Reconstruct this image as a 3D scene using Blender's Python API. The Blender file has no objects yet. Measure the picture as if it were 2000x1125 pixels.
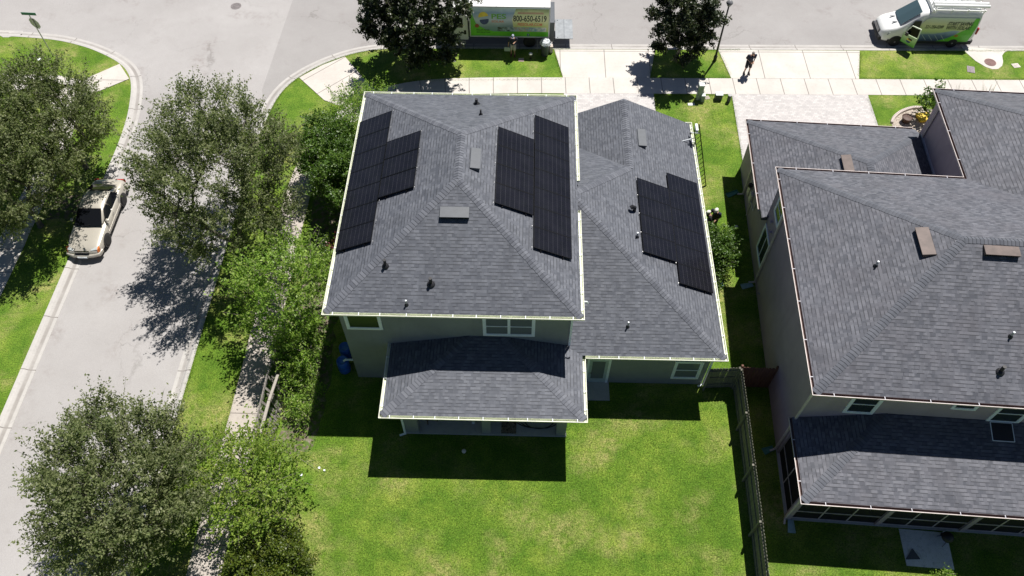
import bpy, math, random
import numpy as np
from mathutils import Vector, Matrix
R = math.radians
rnd = random.Random(7)
scene = bpy.context.scene
col = scene.collection

# ------------------------------------------------------------------ camera
F_PX, PITCH, ROLL, YAW, CAM_H = 1540.567, 0.959150720, 0.002978, 0.0205101, 33.0
fw = Vector((-math.sin(YAW)*math.cos(PITCH), math.cos(YAW)*math.cos(PITCH), -math.sin(PITCH)))
rt0 = Vector((math.cos(YAW), math.sin(YAW), 0)); up0 = rt0.cross(fw)
rt = rt0*math.cos(ROLL)+up0*math.sin(ROLL); up = -rt0*math.sin(ROLL)+up0*math.cos(ROLL)
cd = bpy.data.cameras.new('camera'); cam = bpy.data.objects.new('camera', cd); col.objects.link(cam)
cd.sensor_width = 36; cd.lens = F_PX/2000*36; cd.clip_end = 3000; cd.clip_start = .1
M3 = Matrix((rt, up, -fw)).transposed()
cam.matrix_world = Matrix.Translation((0, 0, CAM_H)) @ M3.to_4x4()
scene.camera = cam
def at(px, py, z=0.0):
    d = rt*((px-1000)/F_PX) - up*((py-562.5)/F_PX) + fw
    t = (z-CAM_H)/d.z
    return Vector((d.x*t, d.y*t, z))
# ------------------------------------------------------------------ light
SUN_AZ, SUN_EL = R(29), R(64.3)
w = bpy.data.worlds.new('World'); scene.world = w; w.use_nodes = True
wn = w.node_tree.nodes; wl = w.node_tree.links
sky = wn.new('ShaderNodeTexSky'); sky.sky_type = 'NISHITA'; sky.sun_disc = False
sky.sun_elevation = SUN_EL; sky.sun_rotation = SUN_AZ; sky.dust_density = .2; sky.air_density = .55; sky.ozone_density = 2.0
bg = wn['Background']; bg.inputs[1].default_value = .05
wl.new(sky.outputs[0], bg.inputs[0])
sl = bpy.data.lights.new('sun', 'SUN'); sl.energy = 5.0; sl.angle = R(.5); sl.color = (1, .96, .9)
so = bpy.data.objects.new('sun', sl); col.objects.link(so)
sd = Vector((math.sin(SUN_AZ)*math.cos(SUN_EL), math.cos(SUN_AZ)*math.cos(SUN_EL), math.sin(SUN_EL)))
so.rotation_euler = sd.to_track_quat('Z', 'Y').to_euler(); so.location = sd*60
scene.view_settings.view_transform = 'Standard'; scene.view_settings.look = 'None'
scene.view_settings.exposure = .32; scene.view_settings.gamma = 1; scene.view_settings.use_curve_mapping = False
scene.render.engine = 'CYCLES'
scene.cycles.max_bounces = 6; scene.cycles.transparent_max_bounces = 8

# ------------------------------------------------------------------ materials
class NT:
    def __init__(s, name):
        s.m = bpy.data.materials.new(name); s.m.use_nodes = True; s.t = s.m.node_tree
        s.p = s.t.nodes['Principled BSDF']; s.out = s.t.nodes['Material Output']
        s.tc = None
    def n(s, typ, props=None, **ins):
        o = s.t.nodes.new('ShaderNode'+typ)
        for k, v in (props or {}).items(): setattr(o, k, v)
        for k, v in ins.items():
            k = int(k[1:]) if k[0] == 'i' and k[1:].isdigit() else k.replace('_', ' ')
            s.set(o.inputs[k], v)
        return o
    def set(s, inp, v):
        if isinstance(v, bpy.types.NodeSocket): s.t.links.new(v, inp)
        elif isinstance(v, bpy.types.Node): s.t.links.new(v.outputs[0], inp)
        elif isinstance(v, tuple) and len(v) == 3 and inp.type == 'RGBA': inp.default_value = (*v, 1)
        else: inp.default_value = v
    def pos(s):
        if not s.tc: s.tc = s.n('NewGeometry')
        return s.tc.outputs['Position']
    def objc(s): return s.n('TexCoord').outputs['Object']
    def uv(s): return s.n('TexCoord').outputs['UV']
    def noise(s, sc, det=3, rough=.55, vec=None, dist=0):
        return s.n('TexNoise', Vector=vec or s.pos(), Scale=sc, Detail=det, Roughness=rough, Distortion=dist).outputs[0]
    def math(s, op, a, b=0.0, c=None):
        o = s.n('Math', {'operation': op}, i0=a, i1=b)
        if c is not None: s.set(o.inputs[2], c)
        return o.outputs[0]
    def ramp(s, f, pts):
        o = s.n('ValToRGB', i0=f); e = o.color_ramp.elements
        while len(e) < len(pts): e.new(.5)
        for k, (p, c) in zip(e, pts):
            k.position = p; k.color = (*c, 1) if isinstance(c, tuple) else (c, c, c, 1)
        return o.outputs[0]
    def mix(s, f, a, b, mode='MIX'):
        o = s.n('Mix', {'data_type': 'RGBA', 'blend_type': mode}); s.set(o.inputs[0], f)
        s.set(o.inputs[6], a); s.set(o.inputs[7], b); return o.outputs[2]
    def mapr(s, v, a, b, c, d):
        return s.n('MapRange', i0=v, i1=a, i2=b, i3=c, i4=d).outputs[0]
    def bump(s, h, st=.3, dist=.02):
        s.set(s.p.inputs['Normal'], s.n('Bump', Strength=st, Distance=dist, Height=h).outputs[0])
    def fin(s, c=None, r=None, metal=None, spec=None, coat=None):
        P = s.p.inputs
        if c is not None: s.set(P['Base Color'], c)
        if r is not None: s.set(P['Roughness'], r)
        if metal is not None: s.set(P['Metallic'], metal)
        if spec is not None: s.set(P['Specular IOR Level'], spec)
        if coat is not None: s.set(P['Coat Weight'], coat)
        return s.m

def plain(name, c, r=.6, metal=0, spec=.5, var=.12, sc=6, coat=0, bump=0, bsc=60):
    t = NT(name); v = t.objc()
    n = t.noise(sc, 4, .6, v)
    hi = tuple(min(1, x*(1+var)) for x in c); lo = tuple(x*(1-var) for x in c)
    cc = t.mix(t.mapr(n, .3, .7, 0, 1), lo, hi)
    if bump: t.bump(t.noise(bsc, 3, .6, v), bump, .01)
    return t.fin(cc, r, metal, spec, coat)

def m_grass():
    t = NT('grass'); P = t.pos()
    big = t.noise(.3, 5, .65); mid = t.noise(1.3, 5, .65); fine = t.noise(7, 4, .7); bl = t.noise(16, 5, .85)
    c = t.ramp(big, [(.3, (.095, .185, .018)), (.5, (.165, .27, .03)), (.7, (.3, .37, .06))])
    c = t.mix(t.mapr(mid, .42, .66, 0, .75), c, (.075, .17, .016))
    ym = t.math('MULTIPLY', t.mapr(t.noise(.42, 3, .5, t.n('VectorMath', {'operation': 'ADD'}, i0=P, i1=(31, 7, 0)).outputs[0]), .48, .66, 0, 1), t.mapr(t.noise(2.6, 5, .75), .36, .62, 0, 1))
    c = t.mix(t.math('MULTIPLY', ym, .85), c, (.46, .41, .16))
    c = t.mix(t.mapr(fine, .4, .7, 0, .5), c, (.075, .16, .018))
    f = t.mapr(bl, .32, .68, .2, 1.85)
    c = t.mix(1.0, c, t.n('CombineColor', i0=f, i1=f, i2=f).outputs[0], 'MULTIPLY')
    t.bump(t.math('ADD', bl, fine), .9, .07)
    return t.fin(c, .8, 0, .15)

def m_asphalt(name='asphalt', k_=1.0):
    t = NT(name)
    S = lambda *a: tuple(x*k_ for x in a)
    c = t.ramp(t.noise(.16, 4, .6), [(.3, S(.35, .335, .33)), (.7, S(.42, .405, .4))])
    c = t.mix(t.mapr(t.noise(1.6, 5, .65), .45, .75, 0, .3), c, S(.34, .32, .315))
    g = t.mapr(t.noise(45, 4, .85), .25, .75, .78, 1.22)
    c = t.mix(1.0, c, t.n('CombineColor', i0=g, i1=g, i2=g).outputs[0], 'MULTIPLY')
    wp = t.n('VectorMath', {'operation': 'ADD'}, i0=t.pos(), i1=t.n('CombineXYZ', i0=t.math('MULTIPLY', t.noise(.7, 5, .7), 2.2), i1=t.math('MULTIPLY', t.noise(.8, 5, .7), 2.0)).outputs[0]).outputs[0]
    v = t.n('TexVoronoi', {'feature': 'DISTANCE_TO_EDGE'}, Vector=wp, Scale=.16)
    cr = t.math('MULTIPLY', t.mapr(v.outputs['Distance'], .0, .0045, .5, 0), t.mapr(t.noise(.25, 2, .5), .45, .6, 0, 1))
    c = t.mix(cr, c, (.16, .15, .14))
    st = t.math('MULTIPLY', t.mapr(t.noise(.5, 2, .5), .56, .7, 0, 1), t.mapr(t.noise(4, 4, .7), .42, .68, 0, .75))
    c = t.mix(st, c, S(.27, .24, .23))
    t.bump(t.noise(45, 3, .8), .3, .012)
    return t.fin(c, .9, 0, .2)

def m_concrete(name, base, ju=None, jv=None, dirt=.3):
    t = NT(name)
    c = t.mix(t.mapr(t.noise(.7, 5, .6), .35, .7, 0, 1), tuple(x*.86 for x in base), base)
    c = t.mix(t.mapr(t.noise(5, 5, .7), .5, .75, 0, dirt), c, tuple(x*.62 for x in base))
    g = t.mapr(t.noise(55, 3, .8), .25, .75, .9, 1.08)
    c = t.mix(1.0, c, t.n('CombineColor', i0=g, i1=g, i2=g).outputs[0], 'MULTIPLY')
    if ju or jv:
        sx = t.n('SeparateXYZ', i0=t.uv())
        for k, d in ((0, ju), (1, jv)):
            if not d: continue
            m = t.math('FRACT', t.math('DIVIDE', sx.outputs[k], d))
            m = t.math('ABSOLUTE', t.math('SUBTRACT', m, .5))
            c = t.mix(t.mapr(m, .5-.03/d, .5-.014/d, 0, .8), c, (.13, .11, .1))
    t.bump(t.noise(40, 3, .7), .2, .01)
    return t.fin(c, .85, 0, .25)

def m_paver():
    t = NT('paver')
    b = t.n('TexBrick', {'offset': .5}, Vector=t.uv(), Color1=(.6, .575, .56), Color2=(.45, .43, .425), Mortar=(.3, .29, .285), Scale=1, Mortar_Size=.006, Bias=.15, Brick_Width=.22, Row_Height=.14)
    b.inputs['Mortar Smooth'].default_value = .3
    c = t.mix(t.mapr(t.noise(1.2, 4, .6), .3, .7, 0, .35), b.outputs[0], (.6, .575, .565))
    t.bump(b.outputs[1], -.3, .01)
    return t.fin(c, .85, 0, .25)

def m_shingle(name, dark, light, warm):
    t = NT(name); uv = t.uv()
    wob = t.n('VectorMath', {'operation': 'ADD'}, i0=uv, i1=t.n('CombineXYZ', i0=t.math('MULTIPLY', t.math('SUBTRACT', t.noise(1.3, 2, .5), .5), .03), i1=t.math('MULTIPLY', t.math('SUBTRACT', t.noise(.9, 2, .5), .5), .035)).outputs[0]).outputs[0]
    b1 = t.n('TexBrick', {'offset': .37, 'offset_frequency': 3}, Vector=wob, Color1=(0, 0, 0), Color2=(1, 1, 1), Mortar=(.45, .45, .45), Scale=1, Mortar_Size=.0, Brick_Width=.215, Row_Height=.145)
    b2 = t.n('TexBrick', {'offset': .61, 'offset_frequency': 2}, Vector=t.n('VectorMath', {'operation': 'ADD'}, i0=wob, i1=(3.17, 0, 0)).outputs[0], Color1=(0, 0, 0), Color2=(1, 1, 1), Mortar=(.3, .3, .3), Scale=1, Mortar_Size=.0, Brick_Width=.143, Row_Height=.145)
    s = t.math('ADD', t.math('MULTIPLY', b1.outputs[0], .55), t.math('MULTIPLY', b2.outputs[0], .45))
    c = t.mix(t.mapr(s, .12, .88, 0, 1), dark, light)
    c = t.mix(t.mapr(t.noise(.8, 4, .6), .45, .75, 0, .45), c, warm)
    stv = t.n('TexNoise', Vector=t.n('VectorMath', {'operation': 'MULTIPLY'}, i0=uv, i1=(1.6, .22, 1)).outputs[0], Scale=1.0, Detail=5, Roughness=.65).outputs[0]
    sv = t.mapr(stv, .3, .7, .86, 1.12)
    c = t.mix(1.0, c, t.n('CombineColor', i0=sv, i1=sv, i2=sv).outputs[0], 'MULTIPLY')
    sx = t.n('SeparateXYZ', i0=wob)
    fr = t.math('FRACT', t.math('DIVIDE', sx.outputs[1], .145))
    # painted shadow line at each course's lower edge, broken where tabs are thin
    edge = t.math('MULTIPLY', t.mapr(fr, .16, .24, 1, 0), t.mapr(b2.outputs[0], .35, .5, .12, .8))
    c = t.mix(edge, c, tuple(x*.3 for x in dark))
    g = t.mapr(t.noise(90, 2, .8), .2, .8, .75, 1.25)
    c = t.mix(1.0, c, t.n('CombineColor', i0=g, i1=g, i2=g).outputs[0], 'MULTIPLY')
    h = t.math('ADD', t.math('MULTIPLY', fr, -1.0), t.math('MULTIPLY', b2.outputs[0], .4))
    t.bump(h, .35, .012)
    return t.fin(c, .72, 0, .45)

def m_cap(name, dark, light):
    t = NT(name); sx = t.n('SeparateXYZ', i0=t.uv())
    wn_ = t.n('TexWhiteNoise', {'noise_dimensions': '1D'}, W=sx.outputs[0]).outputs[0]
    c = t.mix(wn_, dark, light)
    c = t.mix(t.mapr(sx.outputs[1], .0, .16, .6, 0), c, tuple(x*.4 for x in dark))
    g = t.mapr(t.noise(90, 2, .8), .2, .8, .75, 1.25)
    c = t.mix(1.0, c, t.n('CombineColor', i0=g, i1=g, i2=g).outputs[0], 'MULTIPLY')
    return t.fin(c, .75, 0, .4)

def m_stucco(name, c0, var=.1):
    t = NT(name)
    c = t.mix(t.mapr(t.noise(.9, 5, .6), .3, .7, 0, 1), tuple(x*(1-var) for x in c0), tuple(x*(1+var) for x in c0))
    sz = t.n('SeparateXYZ', i0=t.pos())
    st = t.n('TexNoise', Vector=t.n('VectorMath', {'operation': 'MULTIPLY'}, i0=t.pos(), i1=(3, 3, .25)).outputs[0], Scale=1.2, Detail=4)
    c = t.mix(t.mapr(st.outputs[0], .55, .8, 0, .3), c, tuple(x*.7 for x in c0))
    t.bump(t.noise(45, 4, .7), .5, .012)
    return t.fin(c, .9, 0, .2)

def m_leaf(name, stops, trans=.3, rough=.42, spec=.5):
    t = NT(name); sx = t.n('SeparateXYZ', i0=t.uv())
    c = t.ramp(sx.outputs[0], stops)
    v = t.mapr(t.noise(.9, 3, .5), .3, .7, .75, 1.25)
    c = t.mix(1.0, c, t.n('CombineColor', i0=v, i1=v, i2=v).outputs[0], 'MULTIPLY')
    t.fin(c, rough, 0, spec)
    tr = t.n('BsdfTranslucent', Color=t.mix(1.0, c, (1.2, 1.5, .5), 'MULTIPLY'))
    mx = t.n('MixShader', i0=trans, i1=t.p.outputs[0], i2=tr.outputs[0])
    t.t.links.new(mx.outputs[0], t.out.inputs[0])
    return t.m

def m_panel():
    t = NT('solar_cells'); sx = t.n('SeparateXYZ', i0=t.uv())
    def line(o, n, wd):
        m = t.math('ABSOLUTE', t.math('SUBTRACT', t.math('FRACT', t.math('MULTIPLY', o, n)), .5))
        return t.mapr(m, .5-wd, .5-wd*.5, 0, 1)
    a = line(sx.outputs[0], 8, .022); b = line(sx.outputs[1], 10, .012)
    n = t.noise(1.5, 3, .5)
    c = t.mix(t.mapr(n, .3, .7, 0, 1), (.007, .0075, .010), (.013, .0135, .017))
    cell = t.n('TexWhiteNoise', {'noise_dimensions': '3D'}, Vector=t.n('VectorMath', {'operation': 'FLOOR'}, i0=t.n('VectorMath', {'operation': 'MULTIPLY'}, i0=t.uv(), i1=(6, 10, 1)).outputs[0]).outputs[0]).outputs[0]
    c = t.mix(t.math('MULTIPLY', cell, .35), c, (.012, .011, .02))
    c = t.mix(t.math('MULTIPLY', b, .45), c, (.06, .06, .07))
    c = t.mix(t.math('MULTIPLY', a, .42), c, (.15, .15, .17))
    return t.fin(c, .22, 0, .35)

def m_glass(name, c, r=.04):
    t = NT(name); return t.fin(c, max(r, .12) if 'tint' not in name else r, 0, .15)

def m_wood(name, c0, c1, sc=(1, 1, .2)):
    t = NT(name)
    v = t.n('VectorMath', {'operation': 'MULTIPLY'}, i0=t.pos(), i1=(9, 9, 1.2)).outputs[0]
    c = t.mix(t.mapr(t.noise(1.5, 5, .7, v), .3, .7, 0, 1), c0, c1)
    t.bump(t.noise(6, 4, .7, v), .4, .01)
    return t.fin(c, .85, 0, .25)

MAT = {}
MAT['grass'] = m_grass()
MAT['asphalt'] = m_asphalt()
MAT['asphalt2'] = m_asphalt('asphalt_darker', .86)
MAT['kerb'] = m_concrete('kerb_concrete', (.52, .5, .48), ju=3.0, dirt=.5)
def _gutter_dirt():
    # silt lies in the bottom of the gutter pan
    m_ = MAT['kerb']; nt = m_.node_tree; P_ = nt.nodes['Principled BSDF']; src = P_.inputs['Base Color'].links[0].from_socket
    t = NT.__new__(NT); t.m = m_; t.t = nt; t.p = P_; t.tc = None
    sx = t.n('SeparateXYZ', i0=t.uv()); band = t.math('SUBTRACT', 1.0, t.math('ABSOLUTE', t.math('DIVIDE', t.math('SUBTRACT', sx.outputs[1], .4), .12)))
    d = t.math('MULTIPLY', t.mapr(band, 0, .5, 0, 1), t.mapr(t.noise(.5, 5, .65), .35, .65, .25, .9))
    t.set(P_.inputs['Base Color'], t.mix(d, src, (.27, .25, .235)))
_gutter_dirt()
MAT['walk'] = m_concrete('sidewalk_concrete', (.63, .595, .555), ju=1.5)
MAT['walk_old'] = m_concrete('sidewalk_weathered', (.5, .45, .405), ju=1.5, dirt=.6)
MAT['apron'] = m_concrete('apron_concrete', (.655, .62, .575), ju=2.85, jv=2.8)
MAT['slab'] = m_concrete('slab_concrete', (.5, .5, .5), dirt=.6)
MAT['ramp'] = m_concrete('ramp_concrete', (.63, .585, .54), jv=1.6)
MAT['paver'] = m_paver()
MAT['pad'] = m_concrete('stained_pad', (.82, .83, .84), dirt=1.0)
MAT['shingle'] = m_shingle('shingle_charcoal', (.074, .081, .1), (.142, .151, .176), (.105, .114, .136))
MAT['shingle_n'] = m_shingle('shingle_slate', (.07, .075, .093), (.155, .159, .184), (.118, .113, .13))
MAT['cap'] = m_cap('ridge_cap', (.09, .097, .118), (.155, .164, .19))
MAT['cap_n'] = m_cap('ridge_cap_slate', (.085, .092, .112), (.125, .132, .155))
MAT['wall'] = m_stucco('stucco_grey_green', (.27, .285, .275))
MAT['wall_n'] = m_stucco('stucco_mauve', (.39, .325, .36))
MAT['gutter'] = plain('gutter_cream', (.78, .78, .66), .5, var=.08)
MAT['gutter_refl'] = plain('gutter_inside_green_reflection', (.7, .73, .6), .6, var=.12, sc=3)  # greenish reflection inside the trough, given as surface colour
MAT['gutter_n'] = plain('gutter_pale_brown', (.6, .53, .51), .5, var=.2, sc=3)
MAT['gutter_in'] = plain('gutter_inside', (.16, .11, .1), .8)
MAT['trimw'] = plain('white_trim', (.84, .89, .92), .5, var=.05)
MAT['soffit'] = plain('soffit_white', (.62, .62, .58), .7)
MAT['soffit_n'] = plain('soffit_taupe', (.34, .3, .3), .7)
MAT['flash'] = plain('flashing_pale', (.5, .5, .55), .45)
MAT['glass'] = m_glass('window_glass', (.03, .04, .045))
MAT['glass_b'] = m_glass('window_glass_blinds', (.16, .18, .19), .15)
MAT['glass_refl'] = m_glass('window_glass_green_reflection', (.05, .075, .03), .08)  # green reflection in the pane put into its base colour
MAT['cell'] = m_panel()
MAT['frame'] = plain('panel_frame_black', (.012, .012, .014), .4, .6)
MAT['alu'] = plain('aluminium', (.5, .5, .5), .45, .7)
MAT['vent'] = plain('roof_vent_grey', (.075, .085, .1), .5)
MAT['vent_n'] = plain('roof_vent_faded_brown', (.12, .088, .078), .6, var=.35, sc=2)
MAT['black'] = plain('black_plastic', (.015, .015, .018), .5)
MAT['rubber'] = plain('rubber', (.018, .018, .018), .8)
MAT['pipe'] = plain('pipe_grey', (.4, .4, .4), .5)
MAT['fence'] = m_wood('fence_wood_green_grey', (.13, .125, .1), (.25, .24, .2))
MAT['fence_n'] = m_wood('fence_wood_brown', (.12, .06, .045), (.22, .12, .09))
MAT['fence_old'] = m_wood('fence_wood_weathered', (.17, .15, .14), (.38, .35, .33))
MAT['lumber'] = m_wood('lumber_pale', (.3, .27, .24), (.46, .42, .38))
MAT['bark'] = m_wood('bark', (.09, .078, .065), (.2, .18, .155))
MAT['bark_p'] = m_wood('bark_pale', (.22, .19, .16), (.4, .35, .3))
MAT['soil'] = None
MAT['oak'] = m_leaf('leaf_oak', [(0, (.07, .1, .035)), (.45, (.14, .17, .065)), (.8, (.23, .25, .115)), (1, (.38, .39, .27))], .36, .55, .3)
MAT['crape'] = m_leaf('leaf_crape', [(0, (.09, .18, .022)), (.5, (.2, .32, .045)), (.85, (.3, .4, .08)), (1, (.42, .42, .22))], .38, .5, .35)
MAT['crape_y'] = m_leaf('leaf_crape_yellow', [(0, (.11, .18, .025)), (.5, (.22, .32, .045)), (.85, (.32, .38, .08)), (1, (.42, .38, .18))], .38, .55, .3)
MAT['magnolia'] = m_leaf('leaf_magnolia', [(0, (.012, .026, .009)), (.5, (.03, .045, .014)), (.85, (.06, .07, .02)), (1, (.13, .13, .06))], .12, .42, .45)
MAT['shrub'] = m_leaf('leaf_shrub', [(0, (.035, .08, .01)), (.5, (.075, .15, .018)), (.9, (.14, .22, .032)), (1, (.25, .32, .1))], .3, .45, .45)
MAT['hedge'] = m_leaf('leaf_hedge', [(0, (.03, .055, .006)), (.5, (.09, .13, .014)), (.9, (.15, .18, .02)), (1, (.2, .17, .04))], .3, .45, .4)
MAT['palmy'] = m_leaf('leaf_tuft', [(0, (.16, .19, .07)), (1, (.4, .42, .24))], .3)
MAT['redleaf'] = m_leaf('leaf_red', [(0, (.06, .012, .012)), (.6, (.13, .03, .03)), (1, (.28, .1, .1))], .25)

# ------------------------------------------------------------------ object helpers
def tag(o, label=None, cat=None, group=None, kind=None):
    if label: o['label'] = label
    if cat: o['category'] = cat
    if group: o['group'] = group
    if kind: o['kind'] = kind
    return o
def thing(name, label, cat, loc=(0, 0, 0), rz=0, group=None):
    o = bpy.data.objects.new(name, None); col.objects.link(o)
    o.location = loc; o.rotation_euler = (0, 0, rz); o.empty_display_size = .3
    return tag(o, label, cat, group)

class MB:
    def __init__(s): s.v = []; s.f = []; s.uv = []; s.mi = []
    def face(s, pts, uvs=None, mi=0):
        b = len(s.v); s.v += [tuple(p) for p in pts]; s.f.append(tuple(range(b, b+len(pts))))
        s.uv.append(uvs or [(0, 0)]*len(pts)); s.mi.append(mi); return s
    def box(s, x0, x1, y0, y1, z0, z1, mi=0):
        P = [(x0, y0, z0), (x1, y0, z0), (x1, y1, z0), (x0, y1, z0), (x0, y0, z1), (x1, y0, z1), (x1, y1, z1), (x0, y1, z1)]
        return s.hexa(P, mi)
    def hexa(s, P, mi=0):
        for q in ((0, 3, 2, 1), (4, 5, 6, 7), (0, 1, 5, 4), (1, 2, 6, 5), (2, 3, 7, 6), (3, 0, 4, 7)):
            p = [Vector(P[i]) for i in q]
            u = (p[1]-p[0]).length; v = (p[2]-p[1]).length
            s.face(p, [(0, 0), (u, 0), (u, v), (0, v)], mi)
        return s
    def bar(s, a, b, w_, h_=None, upv=(0, 0, 1), mi=0):
        a = Vector(a); b = Vector(b); d = (b-a).normalized(); h_ = h_ or w_
        u_ = Vector(upv)
        if abs(d.dot(u_)) > .95: u_ = Vector((1, 0, 0))
        sx = d.cross(u_).normalized()*w_/2; sy = sx.cross(d).normalized()*h_/2
        return s.hexa([a-sx-sy, a+sx-sy, a+sx+sy, a-sx+sy, b-sx-sy, b+sx-sy, b+sx+sy, b-sx+sy], mi)
    def tube(s, pts, rs, n=8, caps=True, mi=0):
        pts = [Vector(p) for p in pts]
        if not isinstance(rs, (list, tuple)): rs = [rs]*len(pts)
        rings = []; prev = None
        for i, p in enumerate(pts):
            d = (pts[min(i+1, len(pts)-1)]-pts[max(i-1, 0)]).normalized()
            if prev is None:
                a = d.cross(Vector((0, 0, 1)) if abs(d.z) < .9 else Vector((1, 0, 0))).normalized()
            else:
                a = (prev-d*prev.dot(d)).normalized()
            prev = a; b = d.cross(a)
            rings.append([p+(a*math.cos(2*math.pi*k/n)+b*math.sin(2*math.pi*k/n))*rs[i] for k in range(n)])
        for i in range(len(rings)-1):
            for k in range(n):
                k2 = (k+1) % n
                s.face([rings[i][k2], rings[i][k], rings[i+1][k], rings[i+1][k2]], None, mi)
        if caps: s.face(rings[0], None, mi); s.face(rings[-1][::-1], None, mi)
        return s
    def lathe(s, prof, n=20, c=(0, 0, 0), mi=0):
        c = Vector(c)
        rings = [[c+Vector((r_*math.cos(2*math.pi*k/n), r_*math.sin(2*math.pi*k/n), z_)) for k in range(n)] for r_, z_ in prof]
        for i in range(len(rings)-1):
            for k in range(n):
                k2 = (k+1) % n
                s.face([rings[i][k], rings[i][k2], rings[i+1][k2], rings[i+1][k]], None, mi)
        if prof[0][0] > 0: s.face(rings[0][::-1], None, mi)
        if prof[-1][0] > 0: s.face(rings[-1], None, mi)
        return s
    def loft(s, rings, caps=True, mi=0, closed=True):
        n = len(rings[0])
        for i in range(len(rings)-1):
            for k in range(n if closed else n-1):
                k2 = (k+1) % n
                s.face([rings[i][k], rings[i][k2], rings[i+1][k2], rings[i+1][k]], None, mi)
        if caps: s.face(rings[0][::-1], None, mi); s.face(rings[-1], None, mi)
        return s
    def sweep(s, path, prof, closed=False, mi=0, uvs=False):
        """path: 2-D points; prof: (offset to the left of travel, z); mitred corners"""
        n = len(path); P = [Vector((p[0], p[1])) for p in path]; rings = []; L = 0; ls = []
        for i in range(n):
            a = P[i-1] if (i > 0 or closed) else None
            b = P[(i+1) % n] if (i < n-1 or closed) else None
            d1 = (P[i]-a).normalized() if a is not None else None
            d2 = (b-P[i]).normalized() if b is not None else None
            if d1 is None: d1 = d2
            if d2 is None: d2 = d1
            n1 = Vector((-d1.y, d1.x)); n2 = Vector((-d2.y, d2.x)); m = (n1+n2).normalized()
            k = 1/max(.3, m.dot(n1))
            rings.append([(P[i].x+m.x*o*k, P[i].y+m.y*o*k, z) for o, z in prof])
            if i: L += (P[i]-P[i-1]).length
            ls.append(L)
        m_ = n if closed else n-1
        for i in range(m_):
            j = (i+1) % n
            for k in range(len(prof)-1):
                l0, l1 = ls[i], ls[j] if j else ls[i]+(P[0]-P[i]).length
                s.face([rings[i][k], rings[j][k], rings[j][k+1], rings[i][k+1]], [(l0, prof[k][0]), (l1, prof[k][0]), (l1, prof[k+1][0]), (l0, prof[k+1][0])], mi)
        return s
    def prism(s, poly, z0, z1, mi=0, uvxy=True):
        f = lambda p: (p[0], p[1])
        s.face([(p[0], p[1], z1) for p in poly], [f(p) for p in poly], mi)
        s.face([(p[0], p[1], z0) for p in poly[::-1]], [f(p) for p in poly[::-1]], mi)
        for i in range(len(poly)):
            a, b = poly[i], poly[(i+1) % len(poly)]
            s.face([(a[0], a[1], z0), (b[0], b[1], z0), (b[0], b[1], z1), (a[0], a[1], z1)], None, mi)
        return s
    def build(s, name, mats, parent=None, off=None, smooth=False, merge=False, bevel=0, label=None):
        me = bpy.data.meshes.new(name)
        v = s.v if off is None else [(a-off[0], b-off[1], c-(off[2] if len(off) > 2 else 0)) for a, b, c in s.v]
        me.from_pydata(v, [], s.f)
        uvl = me.uv_layers.new(name='UVMap')
        flat = [c for f in s.uv for q in f for c in q]
        uvl.data.foreach_set('uv', flat)
        if not isinstance(mats, (list, tuple)): mats = [mats]
        for m in mats: me.materials.append(MAT[m] if isinstance(m, str) else m)
        me.polygons.foreach_set('material_index', s.mi)
        if merge or smooth or bevel:
            import bmesh
            bm = bmesh.new(); bm.from_mesh(me); bmesh.ops.remove_doubles(bm, verts=bm.verts, dist=1e-4)
            bmesh.ops.recalc_face_normals(bm, faces=bm.faces); bm.to_mesh(me); bm.free()
        if smooth: me.polygons.foreach_set('use_smooth', [True]*len(me.polygons))
        me.update()
        o = bpy.data.objects.new(name, me); col.objects.link(o)
        if parent: o.parent = parent
        if bevel:
            b = o.modifiers.new('bevel', 'BEVEL'); b.width = bevel; b.segments = 2; b.limit_method = 'ANGLE'
        if label: o['label'] = label
        return o
def struct(o): o['kind'] = 'structure'; return o
def copy_tree(o, parent=None):
    c = o.copy(); col.objects.link(c)
    if parent is not None: c.parent = parent
    for ch in list(o.children): copy_tree(ch, c)
    return c
def smooth_path(p, n=5):
    p = [Vector((q[0], q[1])) for q in p]; out = []
    for i in range(len(p)-1):
        a = p[max(i-1, 0)]; b = p[i]; c = p[i+1]; d = p[min(i+2, len(p)-1)]
        for k in range(n):
            t = k/n
            out.append(.5*((2*b)+(c-a)*t+(2*a-5*b+4*c-d)*t*t+(3*b-a-3*c+d)*t**3))
    out.append(p[-1]); return out

# ------------------------------------------------------------------ ground, streets, kerbs, walks
ZR = -.12
g = MB(); g.prism([(-600, -300), (600, -300), (600, 900), (-600, 900)], -.6, -.16); struct(g.build('ground', 'grass'))
a = MB(); a.face([(-90, 38, ZR), (90, 38, ZR), (90, 51, ZR), (-90, 51, ZR)])
a.face([(-24.2, -60, ZR), (-15.2, -60, ZR), (-15.2, 38, ZR), (-24.2, 38, ZR)]); struct(a.build('street', 'asphalt'))
q1, q2 = at(572, 0, ZR), at(512, 175, ZR)
a = MB(); a.face([(q2.x, q2.y, ZR+.004), (90, 40, ZR+.004), (90, 51, ZR+.004), (q1.x+(q1.x-q2.x)*.35, 51, ZR+.004)]); a.face([(q2.x, q2.y, ZR+.004), (-15.2, 33, ZR+.004), (90, 40, ZR+.004)]); struct(a.build('street', 'asphalt2'))
LK = [(-90, 42.7), (-38, 42.62), (-34.6, 42.58), (-31.1, 42.28), (-28.9, 41.68), (-27.3, 40.94), (-25.97, 40.08), (-25.1, 39.15), (-24.55, 38.0), (-24.15, 36.4), (-23.88, 34.6), (-23.75, 31.8), (-23.75, 24), (-23.75, 10), (-23.75, -60)]
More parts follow.
